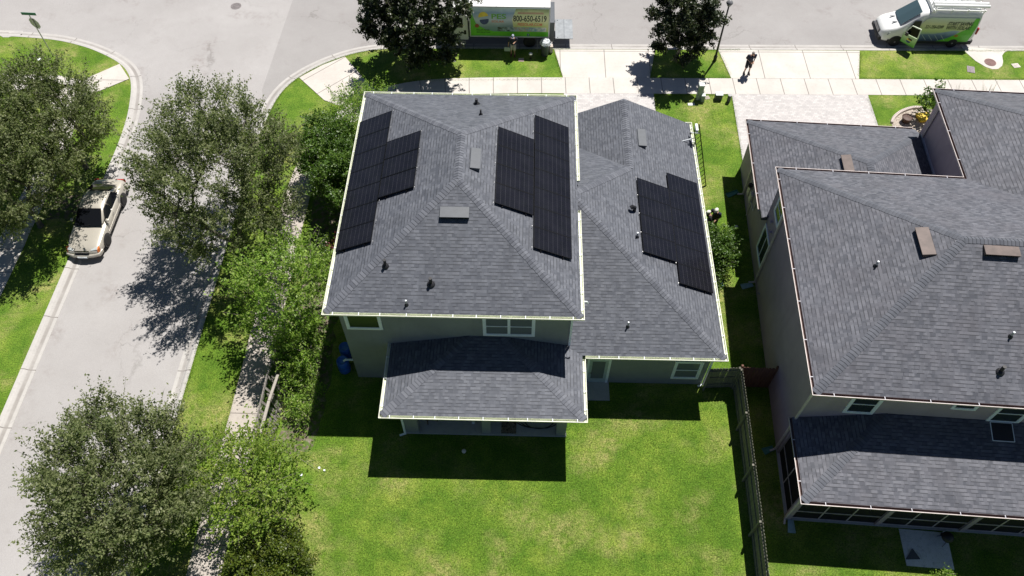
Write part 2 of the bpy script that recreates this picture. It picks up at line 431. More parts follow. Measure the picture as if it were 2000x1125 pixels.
RK = [(-15.65, -60), (-15.65, 10), (-15.65, 24), (-15.66, 31.5), (-15.56, 34.2), (-15.36, 36.3), (-14.93, 37.85), (-14.15, 39.1), (-12.94, 40.26), (-11.65, 41.1), (-10.5, 41.58), (-9.3, 41.83), (-7, 41.95), (-4, 42.02), (8, 42.25), (32, 42.69), (90, 43.7)]
LKs = smooth_path(LK, 6); RKs = smooth_path(RK, 6)
l1 = MB(); l1.prism([(p[0], p[1]) for p in RKs]+[(90, -60)], -.3, 0)
l1 = l1.build('lawn', 'grass', merge=True); struct(l1)
l2 = MB(); l2.prism([(p[0], p[1]) for p in LKs]+[(-90, -60)], -.3, 0)
struct(l2.build('lawn', 'grass', merge=True))
l3 = MB(); l3.prism([(-90, 50.2), (90, 53), (90, 200), (-90, 200)], -.3, 0); struct(l3.build('lawn', 'grass'))
kp = [(0, -.2), (0, .012), (.14, .01), (.2, -.01), (.3, -.085), (.42, -.108), (.66, -.104), (.68, -.16)]
struct(MB().sweep(LKs, kp, uvs=True).build('kerb', 'kerb', smooth=False))
struct(MB().sweep(RKs, kp).build('kerb', 'kerb'))
def strip(name, path, width, z, mat, n=4, smooth=True):
    P = smooth_path(path, n) if smooth else path
    m = MB(); h = width/2
    m.sweep(P, [(h, z-.05), (h, z), (-h, z), (-h, z-.05)])
    return struct(m.build(name, mat))
strip('sidewalk', [(70, 39.75), (31, 39.11), (15.1, 38.85), (2.36, 38.63), (-4.0, 38.42), (-7.2, 37.95), (-9.3, 36.95), (-10.75, 35.5), (-11.75, 33.6)], 1.46, .022, 'walk')
strip('sidewalk', [(-11.7, 33.7), (-12.35, 31.2), (-12.55, 28.5), (-12.56, 24), (-12.56, 16), (-12.7, 8), (-12.8, -40)], 1.4, .018, 'walk_old')
strip('sidewalk', [(-70, 38.3), (-32.5, 38.1), (-29.7, 37.6), (-28.1, 35.9), (-27.3, 32.5), (-27.15, 26), (-27.1, 18), (-27.1, -40)], 1.46, .022, 'walk')
def poly(name, pts, z, mat, uvf=None, th=.04):
    m = MB(); pts = [Vector((p[0], p[1])) for p in pts]
    uvf = uvf or (lambda p: (p[0], p[1]))
    ar = sum(pts[i].x*pts[(i+1) % len(pts)].y-pts[(i+1) % len(pts)].x*pts[i].y for i in range(len(pts)))
    if ar < 0: pts = pts[::-1]
    m.face([(p.x, p.y, z) for p in pts], [uvf(p) for p in pts])
    for i in range(len(pts)):
        p, q = pts[i], pts[(i+1) % len(pts)]
        m.face([(p.x, p.y, z-th), (q.x, q.y, z-th), (q.x, q.y, z), (p.x, p.y, z)])
    return struct(m.build(name, mat))
G = lambda *ps: [at(*p) for p in ps]
# kerb ramps of the walks
poly('kerb_ramp', [(-14.2, 38.93), (-12.93, 40.16), (-11.62, 41.02), (-9.9, 38.6), (-8.6, 37.2), (-10.2, 35.9), (-12.3, 36.9)], .034, 'ramp', lambda p: ((p[0]+p[1])*.7, (p[0]-p[1])*.7))
poly('kerb_ramp', [(-25.86, 39.95), (-24.82, 38.55), (-27.29, 36.63), (-28.5, 35.9), (-29.2, 37.1), (-28.4, 37.75)], .034, 'ramp')
ud = lambda x0, y0: (lambda p: (p[0]-x0, p[1]-y0-.017*p[0]))
poly('driveway_apron', [(1.83, 42.09), (8.37, 42.22), (7.82, 39.47), (2.36, 39.37)], .018, 'apron', ud(2.2, 39.1))
poly('driveway_apron', [(12.46, 42.3), (21.62, 42.45), (20.95, 39.7), (12.93, 39.56)], .018, 'apron', ud(12.9-.7, 39.1))
poly('paver_driveway', [(2.39, 37.92), (7.94, 38.03), (7.9, 31.4), (2.39, 31.4)], .018, 'paver')
poly('paver_driveway', [(12.76, 38.1), (21.16, 38.24), (21.1, 32.0), (12.6, 32.0)], .018, 'paver')
poly('service_pad', [at(*q) for q in ((1876, 91), (1888, 104), (1905, 119), (1925, 131), (1938, 135.5), (1949, 135), (1957, 129), (1959, 121), (1957, 109), (1961, 103), (1970, 98.5))], .016, 'apron', lambda p: (p[0]+.3, 1.2))
sm = NT('soil'); c_ = sm.ramp(sm.noise(2.5, 5, .7), [(.3, (.05, .04, .03)), (.5, (.16, .13, .1)), (.7, (.3, .26, .21))])
c_ = sm.mix(sm.mapr(sm.noise(4, 3, .6), .44, .54, 0, .9), c_, (.09, .16, .025)); sm.bump(sm.noise(14, 4, .7), .7, .05)
MAT['soil'] = sm.fin(c_, .95, 0, .2)
def blob(name, pts, z, mat, jit=.18, n=6, seed=1):
    r_ = random.Random(seed); P = smooth_path(list(pts)+[pts[0]], n)[:-1]
    P = [p+Vector((r_.uniform(-jit, jit), r_.uniform(-jit, jit))) for p in P]
    return poly(name, P, z, mat, th=.01)
blob('soil_bed', [(-10.6, 13.6), (-9.3, 14.3), (-9.0, 17), (-9.1, 20), (-9.3, 24), (-9.6, 28), (-10.6, 33.5), (-11.4, 33), (-11.4, 26), (-11.1, 20), (-10.9, 16)], .005, 'soil', seed=3)
blob('soil_bed', [(-25.9, 27.2), (-24.4, 27.2), (-24.4, 28.8), (-25.9, 28.8)], .005, 'soil', seed=4)
for x_, y_, l_ in ((1934, 121.7, 'rusty round manhole cover set in the pale concrete pad beside the van'), (461, 12, 'dark round manhole cover in the grey road of the junction')):
    p = at(x_, y_, ZR if y_ < 50 else .02)
    z_ = p.z
    m = MB(); m.lathe([(.36, 0), (.36, .012), (.31, .012), (.30, .004), (.02, .008)], 28, (0, 0, 0))
    for k in range(5):
        m.box(-.24, .24, -.2+k*.1-.012, -.2+k*.1+.012, .004, .014)
    o = m.build('manhole_cover', plain('cast_iron', (.2, .12, .11) if y_ > 50 else (.22, .2, .2), .7, .3, var=.3, sc=9)); o.location = (p.x, p.y, z_+.003)
    tag(o, l_, 'manhole cover')
def utility_lid(px, py, wx, wy, rz, c, label):
    p = at(px, py); r_ = thing('utility_box_lid', label, 'utility cover', (p.x, p.y, 0), rz)
    MB().box(-wx/2, wx/2, -wy/2, wy/2, 0, .03).build('rim', plain('lid_rim', c, .8), r_, bevel=.008)
    MB().box(-wx/2+.06, wx/2-.06, -wy/2+.06, wy/2-.06, .031, .036).build('lid', plain('lid_plate', tuple(x*.8 for x in c), .8, var=.3, sc=12), r_)
utility_lid(1896, 136, .46, .62, -.25, (.3, .26, .28), 'grey rectangular utility lid in the verge grass near the white van')
utility_lid(1984, 128.5, .46, .4, .2, (.6, .55, .5), 'pale square utility lid in the verge grass at the far right edge')
utility_lid(1350, 204, .42, .22, .05, (.85, .85, .82), 'small white meter lid in the grass in front of the green utility pedestals')
utility_lid(1381, 191, .3, .3, .3, (.4, .36, .3), 'small brown meter lid in the grass behind the short dark utility box')
utility_lid(1376, 178, .25, .3, .2, (.6, .6, .52), 'small pale grey lid beside the sidewalk behind the tall green pedestal')

# ------------------------------------------------------------------ house pieces
def roof_uv(pts, ed):
    ed = Vector(ed).normalized(); P = [Vector(p) for p in pts]
    n = (P[1]-P[0]).cross(P[2]-P[0]).normalized()
    if n.z < 0: n = -n
    upv = n.cross(ed).normalized()
    if upv.z < 0: upv = -upv
    return [(p.dot(ed)+50, p.dot(upv)+50) for p in P], n
def roof_faces(mb, faces):
    for pts, ed in faces:
        uv, n = roof_uv(pts, ed)
        P = [Vector(p) for p in pts]
        if (P[1]-P[0]).cross(P[2]-P[0]).z < 0: P = P[::-1]; uv = uv[::-1]
        mb.face(P, uv)
def ridge(parent, a, b, na, nb_, mat, off, w_=.18, step=.15, lift=.01):
    """overlapping folded cap shingles from a (low end) to b (high end); na/nb_ = normals of the two planes"""
    a = Vector(a); b = Vector(b); d = (b-a); L = d.length; d.normalize(); mb = MB(); n = int(L/step)
    sa = na.cross(d); sb = nb_.cross(d)
    if sa.dot(nb_) > 0: sa = -sa
    if sb.dot(na) > 0: sb = -sb
    sa.normalize(); sb.normalize(); m = (na+nb_).normalized()
    for i in range(n+1):
        t0 = i*step-.02; t1 = min(t0+step*1.35, L)
        l0 = lift+.012; l1 = lift*.6; r_ = rnd.random()*97
        ja = w_+rnd.uniform(-.012, .012)
        c0 = a+d*t0+m*l0; c1 = a+d*t1+m*l1
        for sd_, nn in ((sa, na), (sb, nb_)):
            p = [c0, a+d*t0+sd_*ja+nn*(l0*.8), a+d*t1+sd_*ja+nn*(l1*.8), c1]
            uvs = [(r_, 0), (r_, 0), (r_, 1), (r_, 1)]
            if (p[1]-p[0]).cross(p[2]-p[0]).z < 0: p = p[::-1]; uvs = uvs[::-1]
            mb.face(p, uvs)
            q = [a+d*t0, a+d*t0+sd_*ja, p[0], p[0]]
        mb.face([a+d*t0+sa*ja, a+d*t0+sa*ja+na*(l0*.8), c0, a+d*t0+sb*ja+nb_*(l0*.8), a+d*t0+sb*ja], [(r_, 0)]*5)
    return mb.build('ridge_cap', mat, parent, off)
def gutter(parent, path, z, off, mat='gutter', inner='gutter_refl', left=True, step=.9, closed=False, lipmat=None, strap='trimw', depth=.12, wd=.125):
    """path = outer top edge; the trough lies to the LEFT of travel (towards the house)"""
    t = .012; sgn = 1
    mb = MB()
    mb.sweep(path, [(wd, z+.005), (wd, z-depth), (.02, z-depth), (0, z-.05), (-.008, z), (.018, z), (.018, z-.014)], closed)
    mb.sweep(path, [(.018, z-.014), (.026, z-.05), (.04, z-depth+.015), (wd-.01, z-depth+.015), (wd-.004, z+.003), (wd, z+.005)], closed, mi=1)
    if not closed:
        for i, j in ((0, 1), (-1, -2)):
            p = Vector((path[i][0], path[i][1])); q = Vector((path[j][0], path[j][1])); d = (q-p).normalized()
            nn = Vector((-d.y, d.x)) if i == 0 else Vector((d.y, -d.x))
            a0 = p; a1 = p+nn*wd
            mb.face([(a0.x, a0.y, z), (a1.x, a1.y, z), (a1.x, a1.y, z-depth), (a0.x+nn.x*.02, a0.y+nn.y*.02, z-depth)])
    o = mb.build('gutter', [mat, inner], parent, off)
    n = len(path); segs = [(path[i], path[(i+1) % n]) for i in range(n if closed else n-1)]
    hm = None
    for p, q in segs:
        p = Vector((p[0], p[1])); q = Vector((q[0], q[1])); L = (q-p).length; d = (q-p)/L; nn = Vector((-d.y, d.x)); k = max(1, int(L/step))
        for i in range(k):
            if L < .4: continue
            c = p+d*(L*(i+.5)/k+rnd.uniform(-.1, .1))
            if hm is None:
                hh = MB(); hh.box(-.014, .014, 0, wd+.01, -.008, .008); hh.box(-.014, .014, -.012, .004, -.025, .008); ho = hh.build('hanger', strap, o); hm = ho
            else: ho = hm.copy(); col.objects.link(ho)
            ho.location = (c.x-off[0], c.y-off[1], z); ho.rotation_euler = (0, 0, math.atan2(d.y, d.x)); ho.parent = o
    return o
def window(parent, x0, x1, z0, z1, face, off, axis='y', glass='glass', sash=True, mull=False, tw=.11, trim='trimw', name='window', vert=False):
    """axis 'y': wall plane y=face looking to -y ; axis 'x': wall plane x=face looking to -x"""
    def bx(mb, a0, a1, c0, c1, d0, d1):
        if axis == 'y': mb.box(a0, a1, face-d1, face-d0, c0, c1)
        else: mb.box(face-d1, face-d0, a0, a1, c0, c1)
    f = MB(); bx(f, x0, x0+tw, z0, z1, .002, .045); bx(f, x1-tw, x1, z0, z1, .002, .045)
    bx(f, x0+tw, x1-tw, z0, z0+tw, .002, .05); bx(f, x0+tw, x1-tw, z1-tw, z1, .002, .045)
    fo = f.build(name, trim, parent, off)
    gl = MB(); bx(gl, x0+tw, x1-tw, z0+tw, z1-tw, .002, .012); gl.build('pane', glass, fo, off)
    s_ = MB(); zm = (z0+z1)/2; a, b = x0+tw, x1-tw; e = .035
    bx(s_, a, a+e, z0+tw, z1-tw, .0125, .03); bx(s_, b-e, b, z0+tw, z1-tw, .0125, .03)
    bx(s_, a+e, b-e, z0+tw, z0+tw+e, .0125, .03); bx(s_, a+e, b-e, z1-tw-e, z1-tw, .0125, .03)
    if sash: bx(s_, a+e, b-e, zm-.02, zm+.02, .0125, .034)
    if mull: xm = (a+b)/2; bx(s_, xm-.06, xm+.06, z0+tw+e, z1-tw-e, .0125, .038)
    if vert: xm = (a+b)/2; bx(s_, xm-.02, xm+.02, z0+tw+e, z1-tw-e, .0125, .034)
    s_.build('sash', trim, fo, off)
    return fo
def box_vent(parent, p, ux, up_, L, W, mat, off, hgt=.2):
    """slanted static vent on a roof plane: ux along eave, up_ upslope"""
    p = Vector(p); ux = Vector(ux).normalized(); up_ = Vector(up_).normalized(); n = ux.cross(up_)
    if n.z < 0: n = -n
    a = p-ux*L/2-up_*W/2; b = p+ux*L/2-up_*W/2; c = p+ux*L/2+up_*W/2; d = p-ux*L/2+up_*W/2
    mb = MB(); mb.hexa([a+n*.002, b+n*.002, c+n*.002, d+n*.002, a+n*hgt, b+n*hgt, c+n*.06, d+n*.06])
    o = mb.build('roof_vent', mat, parent, off, bevel=.008)
    s_ = MB(); s_.hexa([a-up_*.01+n*.01+ux*.04, b-up_*.01+n*.01-ux*.04, b-up_*.001+n*.01-ux*.04, a-up_*.001+n*.01+ux*.04, a-up_*.01+n*(hgt-.03)+ux*.04, b-up_*.01+n*(hgt-.03)-ux*.04, b-up_*.001+n*(hgt-.03)-ux*.04, a-up_*.001+n*(hgt-.03)+ux*.04])
    s_.build('louvre', 'black', o, off)
def pipe(parent, p, off, h=.35, r_=.04, mat='pipe', boot=True, top='trimw'):
    mb = MB(); mb.tube([(p[0], p[1], p[2]-.05), (p[0], p[1], p[2]+h)], r_, 12)
    o = mb.build('vent_pipe', mat, parent, off)
    if boot: MB().lathe([(r_*2.6, -.02), (r_*2.2, .03), (r_*1.15, .09)], 14, p).build('boot', 'black', o, off)
    MB().lathe([(r_*1.04, h-.03), (r_*1.04, h+.005), (r_*.75, h+.005)], 12, p).build('collar', top, o, off)

# ------------------------------------------------------------------ main house
HO = (-7.615, 17.82)
H = thing('house', 'two storey grey green stucco house with charcoal shingle roof and black solar panels', 'house', (HO[0], HO[1], 0))
ZE, K1 = 6.13, .47
X0, X1, Y0, Y1 = -7.97, 2.46, 17.47, 30.62
hw = (X1-X0)/2; xc = (X0+X1)/2; zr = ZE+K1*hw; ya, yb = Y0+hw, Y1-hw
wl_ = MB(); wl_.box(-7.615, 2.1, 17.82, 30.27, 0, 5.95).build('wall', 'wall', H, HO)
MB().box(2.101, 8.555, 17.821, 31.4, 0, 2.98).build('wall', 'wall', H, HO, label='single storey garage side wall')
rf = MB()
A_, B_, C_, D_ = (X0, Y0, ZE), (X1, Y0, ZE), (X1, Y1, ZE), (X0, Y1, ZE); E_, F_ = (xc, ya, zr), (xc, yb, zr)
roof_faces(rf, [([A_, B_, E_], (1, 0, 0)), ([B_, C_, F_, E_], (0, 1, 0)), ([C_, D_, F_], (1, 0, 0)), ([D_, A_, E_, F_], (0, 1, 0))])
for s_ in ((X0, Y0, X1, Y0), (X1, Y0, X1, Y1), (X1, Y1, X0, Y1), (X0, Y1, X0, Y0)):
    rf.face([(s_[0], s_[1], ZE-.18), (s_[2], s_[3], ZE-.18), (s_[2], s_[3], ZE), (s_[0], s_[1], ZE)])
RF = rf.build('roof', 'shingle', H, HO, label='tall hipped upper roof')
n_s = Vector((0, -K1, 1)).normalized(); n_e = Vector((K1, 0, 1)).normalized(); n_n = Vector((0, K1, 1)).normalized(); n_w = Vector((-K1, 0, 1)).normalized()
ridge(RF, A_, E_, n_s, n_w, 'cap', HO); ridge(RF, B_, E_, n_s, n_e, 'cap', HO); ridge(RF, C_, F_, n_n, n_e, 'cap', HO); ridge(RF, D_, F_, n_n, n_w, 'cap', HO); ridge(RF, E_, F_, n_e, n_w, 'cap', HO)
MB().box(X0+.01, X1-.01, Y0+.01, Y1-.01, ZE-.19, ZE-.175).build('soffit', 'soffit', H, HO)
gx0, gx1, gy0, gy1 = X0-.13, X1+.13, Y0-.13, Y1+.13
gutter(H, [(gx1, 24.95), (gx1, gy1), (gx0, gy1), (gx0, gy0), (gx1, gy0), (gx1, 23.15)], ZE, HO)
# garage wing roof
K2, ZG = .45, 3.17
ap = (2.22, 24.10, ZG+K2*6.7); gr = (5.18, 32.0, ZG+K2*3.74); gv = (5.18, 27.06, ZG+K2*3.74)
gf = MB()
roof_faces(gf, [([(8.92, 17.4, ZG), (8.92, 32.0, ZG), gr, gv, ap], (0, 1, 0)),
    ([(2.72, 17.4, ZG), (8.92, 17.4, ZG), ap, (2.101, 24.1, ap[2]), (2.101, 17.70, 3.306)], (1, 0, 0)),
    ([(2.101, 24.1, ap[2]), ap, gv, (2.101, 30.139, 3.467)], (1, 0, 0)),
    ([gv, gr, (1.44, 32.0, ZG), (1.44, 30.3, ZG), (2.101, 30.3, 3.467), (2.101, 30.139, 3.467)], (0, 1, 0))])
gf.face([(8.92, 17.4, ZG-.18), (8.92, 32, ZG-.18), (8.92, 32, ZG), (8.92, 17.4, ZG)]); gf.face([(2.72, 17.4, ZG-.18), (8.92, 17.4, ZG-.18), (8.92, 17.4, ZG), (2.72, 17.4, ZG)])
gf.face([(1.44, 32, ZG-.18), (8.92, 32, ZG-.18), (8.92, 32, ZG), gr, (1.44, 32, ZG)])
GF = gf.build('roof', 'shingle', H, HO, label='lower garage wing roof with a front gable')
m_e = Vector((K2, 0, 1)).normalized(); m_s = Vector((0, -K2, 1)).normalized(); m_n = Vector((0, K2, 1)).normalized(); m_w = Vector((-K2, 0, 1)).normalized()
ridge(GF, (8.92, 17.4, ZG), ap, m_s, m_e, 'cap', HO); ridge(GF, gv, ap, m_n, m_e, 'cap', HO); ridge(GF, gv, gr, m_e, m_w, 'cap', HO)
MB().box(2.11, 8.91, 17.41, 31.99, ZG-.19, ZG-.175).build('soffit', 'soffit', H, HO)
MB().prism([(8.55, 0), (5.18, 0)], 0, 1) if False else None
MB().face([(8.91, 31.42, ZG-.17), (5.18, 31.42, ZG-.17+K2*3.74), (1.5, 31.42, ZG-.17)]).face([(1.5, 31.40, ZG-.17), (5.18, 31.40, ZG-.17+K2*3.74), (8.91, 31.40, ZG-.17)]).build('gable', 'wall', H, HO)
gutter(H, [(2.85, 17.27), (9.05, 17.27), (9.05, 32.12), (8.62, 32.12)], ZG, HO)
# lanai
K3 = .22; lp = lambda y: 3.17+K3*(y-14.35); LX0, LX1, LY = -5.68, 2.72, 14.35; ztop = lp(17.82)
lf = MB(); dd = 17.818-14.35
l_a, l_b = (LX0, LY, ZG), (LX1, LY, ZG); l_c, l_d = (LX0+dd, 17.818, lp(17.818)), (LX1-dd, 17.818, lp(17.818))
roof_faces(lf, [([l_a, l_b, l_d, l_c], (1, 0, 0)), ([l_a, l_c, (LX0, 17.818, ZG)], (0, 1, 0)), ([l_b, (LX1, 17.4, ZG), (2.101, 17.70, 3.306), (2.101, 17.818, 3.306), l_d], (0, 1, 0))])
lf.face([(LX0, LY, ZG-.18), (LX1, LY, ZG-.18), l_b, l_a]); lf.face([(LX0, 17.8, ZG-.18), (LX0, LY, ZG-.18), l_a, (LX0, 17.8, ZG)]); lf.face([(LX1, LY, ZG-.18), (LX1, 17.4, ZG-.18), (LX1, 17.4, ZG), l_b])
LF = lf.build('roof', 'shingle', H, HO, label='low patio roof in half shadow')
p_s = Vector((0, -K3, 1)).normalized(); p_e = Vector((K3, 0, 1)).normalized(); p_w = Vector((-K3, 0, 1)).normalized()
ridge(LF, l_a, l_c, p_s, p_w, 'cap', HO); ridge(LF, l_b, l_d, p_s, p_e, 'cap', HO)
MB().box(LX0+.01, LX1-.01, LY+.01, 17.81, ZG-.19, ZG-.175).build('soffit', 'soffit', H, HO)
gutter(H, [(-5.81, 17.8), (-5.81, 14.22), (2.85, 14.22), (2.85, 17.22)], ZG-.004, HO)
MB().box(-5.06, 2.12, 15.0, 15.35, 2.55, 2.98).build('beam', 'wall', H, HO)
for x0, x1 in ((-5.06, -4.46), (-1.63, -1.24), (1.68, 2.12)):
    MB().box(x0, x1, 15.001, 15.34, 0, 2.55).build('post', 'wall', H, HO, bevel=.01)
MB().box(-5.1, 2.15, 14.98, 17.81, 0, .09).build('patio_floor', 'slab', H, HO)
# windows and doors
window(H, -7.41, -5.87, 4.33, 5.55, 17.82, HO, glass='glass_refl', sash=False)
window(H, -1.6, .62, 4.03, 5.5, 17.82, HO, glass='glass_b', mull=True)
window(H, 7.0, 8.29, .56, 2.12, 17.821, HO, glass='glass_b')
d_ = MB(); d_.box(3.05, 3.16, 17.77, 17.82, 0, 2.25); d_.box(4.02, 4.13, 17.77, 17.82, 0, 2.25); d_.box(3.16, 4.02, 17.77, 17.82, 2.13, 2.25)
do = d_.build('door_frame', 'trimw', H, HO)
dp = MB(); dp.box(3.16, 4.02, 17.785, 17.819, .03, 2.13); dpo = dp.build('door', plain('door_pale_blue', (.42, .5, .5), .4), H, HO, label='pale rear door with blinds behind glass')
MB().box(3.3, 3.88, 17.775, 17.784, .45, 1.98).build('pane', 'glass_b', dpo, HO)
MB().tube([(3.24, 17.76, 1.0), (3.24, 17.74, 1.0), (3.33, 17.74, 1.0)], .014, 8).build('handle', 'black', dpo, HO)
MB().box(3.1, 4.2, 16.85, 17.81, 0, .07).build('door_step', 'slab', H, HO)
for x0, x1 in ((-4.4, -1.9), (-.9, 1.5)):
    f = MB(); f.box(x0, x1, 17.77, 17.818, .09, 2.15)
    fo = f.build('patio_door', 'trimw', H, HO); MB().box(x0+.08, x1-.08, 17.762, 17.769, .17, 2.07).build('pane', 'glass', fo, HO)
for x_, y_, z0, z1 in ((2.14, 17.77, 3.42, 5.95), (-5.1, 14.95, .05, 2.95), (8.6, 17.74, .1, 2.95)):
    m = MB(); m.box(x_-.045, x_+.045, y_-.04, y_+.04, z0, z1)
    if z0 < 1: m.bar((x_, y_, z0+.04), (x_-.25, y_-.1, z0+.03), .08, .06)
    m.build('downspout', 'trimw', H, HO, bevel=.008)
MB().tube([(2.59, 18.3, 6.02), (2.72, 18.3, 6.02), (2.76, 18.3, 5.9)], .035, 10).build("gutter_outlet", "trimw", H, HO)
MB().box(3.3, 8.0, 31.4, 31.45, .05, 2.3).build('garage_door', 'trimw', H, HO)
MB().box(-1.2, -.2, 30.27, 30.33, .05, 2.2).build('front_door', 'fence_n', H, HO)
# vents, pipes
zs = lambda y: ZE+K1*(y-Y0); ze_ = lambda x: ZE+K1*(X1-x); zn = lambda y: ZE+K1*(Y1-y); zg_e = lambda x: ZG+K2*(8.92-x); zg_s = lambda y: ZG+K2*(y-17.4)
box_vent(RF, (-2.83, 21.33, zs(21.33)), (1, 0, 0), (0, 1, K1), 1.22, .5, 'vent', HO)
box_vent(RF, (-2.13, 24.05, ze_(-2.13)), (0, 1, 0), (-1, 0, K1), 1.2, .42, 'vent', HO)
box_vent(GF, (5.93, 29.4, zg_e(5.93)), (0, 1, 0), (-1, 0, K2), 1.2, .4, 'vent', HO)
pipe(RF, (-5.6, 19.25, zs(19.25)), HO, .38, .06, 'black', top='black'); pipe(RF, (-3.7, 18.6, zs(18.6)), HO, .38, .07, 'black', top='black')
pipe(RF, (-4.66, 17.8, zs(17.8)), HO, .3, .035)
pipe(RF, (-2.35, 29.25, zn(29.25)), HO, .32, .07, 'black', top='black'); pipe(RF, (-2.05, 27.75, zn(27.75)), HO, .3, .04, 'black', top='black')
pipe(GF, (4.7, 18.6, zg_s(18.6)), HO, .35, .035); pipe(GF, (5.24, 22.75, zg_e(5.24)), HO, .3, .04)
pc = (5.22, 24.3, zg_e(5.22)); m = MB(); m.tube([(pc[0], pc[1], pc[2]-.05), (pc[0], pc[1], pc[2]+.25), (pc[0]-.12, pc[1]-.02, pc[2]+.32), (pc[0]-.2, pc[1]-.05, pc[2]+.26)], [.08, .08, .1, .11], 12); m.build('gooseneck_vent', 'black', GF, HO)
# ------------------------------------------------------------------ solar panels
def panel_proto():
    r_ = thing('solar_panel', 'x', 'solar panel', group='black solar panels on the shingle roof')
    L, W, T = 1.128, 1.80, .04
    f = MB(); e = .022
    f.box(-L/2, L/2, -W/2, -W/2+e, 0, T); f.box(-L/2, L/2, W/2-e, W/2, 0, T); f.box(-L/2, -L/2+e, -W/2+e, W/2-e, 0, T); f.box(L/2-e, L/2, -W/2+e, W/2-e, 0, T)
    f.box(-L/2+e, L/2-e, -W/2+e, W/2-e, .004, .014)
    f.build('frame', 'frame', r_)
    c = MB(); a, b = L/2-e, W/2-e; c.face([(-a, -b, T-.005), (a, -b, T-.005), (a, b, T-.005), (-a, b, T-.005)], [(0, 0), (0, 1), (1, 1), (1, 0)]); c.v = [(x, y, z) for x, y, z in c.v]
    c.uv = [[(0, 0), (0, 1), (1, 1), (1, 0)]]; c.build('cells', 'cell', r_)
    return r_
proto = panel_proto(); used = [False]
def place_panel(x, y, z, ux, up_, label):
    if used[0]: o = copy_tree(proto)
    else: o = proto; used[0] = True
    ux = Vector(ux).normalized(); up_ = Vector(up_).normalized(); n = ux.cross(up_)
    if n.z < 0: ux = -ux; n = -n
    o.rotation_euler = Matrix((ux, up_, n)).transposed().to_euler()
    o.location = Vector((x, y, z))+n*.10
    o['label'] = label
def ordn(i, n): 
    w_ = ['nearest', 'second nearest', 'third nearest', 'middle' if n == 7 else 'fourth nearest', 'third farthest' if n == 7 else 'fifth nearest', 'second farthest', 'farthest']
    if n == 3: w_ = ['nearest', 'middle', 'farthest']
    if n == 4: w_ = ['nearest', 'second nearest', 'third nearest', 'farthest']
    if n == 6: w_ = ['nearest', 'second nearest', 'third nearest', 'fourth nearest', 'second farthest', 'farthest']
    return w_[i]
def array(x0, x1, y0, y1, n, side, zf, k, txt):
    st = (y1-y0)/n; x = (x0+x1)/2
    for i in range(n):
        place_panel(x, y0+st*(i+.5), zf(x), (0, 1, 0), (-side, 0, k), f'{ordn(i, n)} black solar panel of {txt}')
    m = MB()  # rails and feet
    return m
zw_ = lambda x: ZE+K1*(x-X0)
# --- right side of the tall roof
array(.42, 2.07, 20.17, 28.1, 7, 1, ze_, K1, 'the column beside the tall roof right gutter')
array(-1.24, .41, 21.9, 26.45, 4, 1, ze_, K1, 'the short column on the tall roof right slope')
array(-7.92, -6.29, 20.45, 28.4, 7, -1, zw_, K1, 'the column beside the tall roof left gutter')
array(-6.28, -4.64, 22.85, 26.3, 3, -1, zw_, K1, 'the short column on the tall roof left slope')
array(7.08, 8.72, 20.7, 27.47, 6, 1, zg_e, K2, 'the column beside the garage wing gutter')
array(5.44, 7.07, 21.88, 26.4, 4, 1, zg_e, K2, 'the column nearer the garage wing ridge')
def rails(xs, y0, y1, zf, k, side):
    for x in xs:
        m = MB(); n = Vector((k*side, 0, 1)).normalized(); p = Vector((x, y0-.06, zf(x)))+n*.06; q = Vector((x, y1+.06, zf(x)))+n*.06
        m.bar(p, q, .045, .06, n); r_ = m.build('mounting_rail', 'frame', RF if zf is not zg_e else GF, HO)
    xe = xs[0]-.38 if side > 0 else xs[-1]+.38
    c = MB(); n = Vector((k*side, 0, 1)).normalized()
    for t in range(int((y1-y0)/1.13)+1):
        b = Vector((xe, y0+t*1.135, zf(xe)))+n*.09
        c.box(b.x-.012, b.x+.012, b.y-.016, b.y+.016, b.z, b.z+.035)
    c.build('clamp', 'alu', RF if zf is not zg_e else GF, HO)
rails((.75, 1.7), 20.17, 28.1, ze_, K1, 1); rails((-.9, .1), 21.9, 26.45, ze_, K1, 1); rails((-7.6, -6.6), 20.45, 28.4, zw_, K1, -1); rails((-5.95, -5.0), 22.85, 26.3, zw_, K1, -1)
rails((7.4, 8.35), 20.7, 27.47, zg_e, K2, 1); rails((5.78, 6.75), 21.88, 26.4, zg_e, K2, 1)

# ------------------------------------------------------------------ neighbour house (own frame, turned 2.85 deg)
NB = -0.0497977783; cn, sn = math.cos(NB), math.sin(NB)
NO = (10.8, 15.2)
def unrot(x, y, z=0): return Vector((x*cn-y*sn, x*sn+y*cn, z))
o0 = unrot(*NO)
NH = thing('house', 'two storey mauve grey stucco house with brown gutters and bare slate shingle roof', 'house', (o0.x, o0.y, 0), NB)
MB().box(10.8, 29.5, 15.2, 26.2, 0, 5.95).build('wall', 'wall_n', NH, NO)
MB().box(10.801, 19.4, 26.201, 32.5, 0, 2.98).build('wall', 'wall_n', NH, NO)
MB().box(19.4, 28.2, 26.201, 32.3, 0, 5.95).build('wall', 'wall_n', NH, NO)
KN = .45; x0, x1, y0, y1 = 10.56, 29.8, 14.81, 26.48; h_ = (y1-y0)/2; zt = 6.13+KN*h_
a1 = (x0, y0, 6.13); a2 = (x1, y0, 6.13); e1 = (x0+h_, y0+h_, zt); e2 = (x1-h_, y0+h_, zt)
v1 = (19.16, 26.48, 6.13); v2 = (23.83, 26.48-4.67, 6.13+KN*4.67); v3 = (28.5, 26.48, 6.13); r1 = (23.83, 27.93, v2[2])
nf = MB()
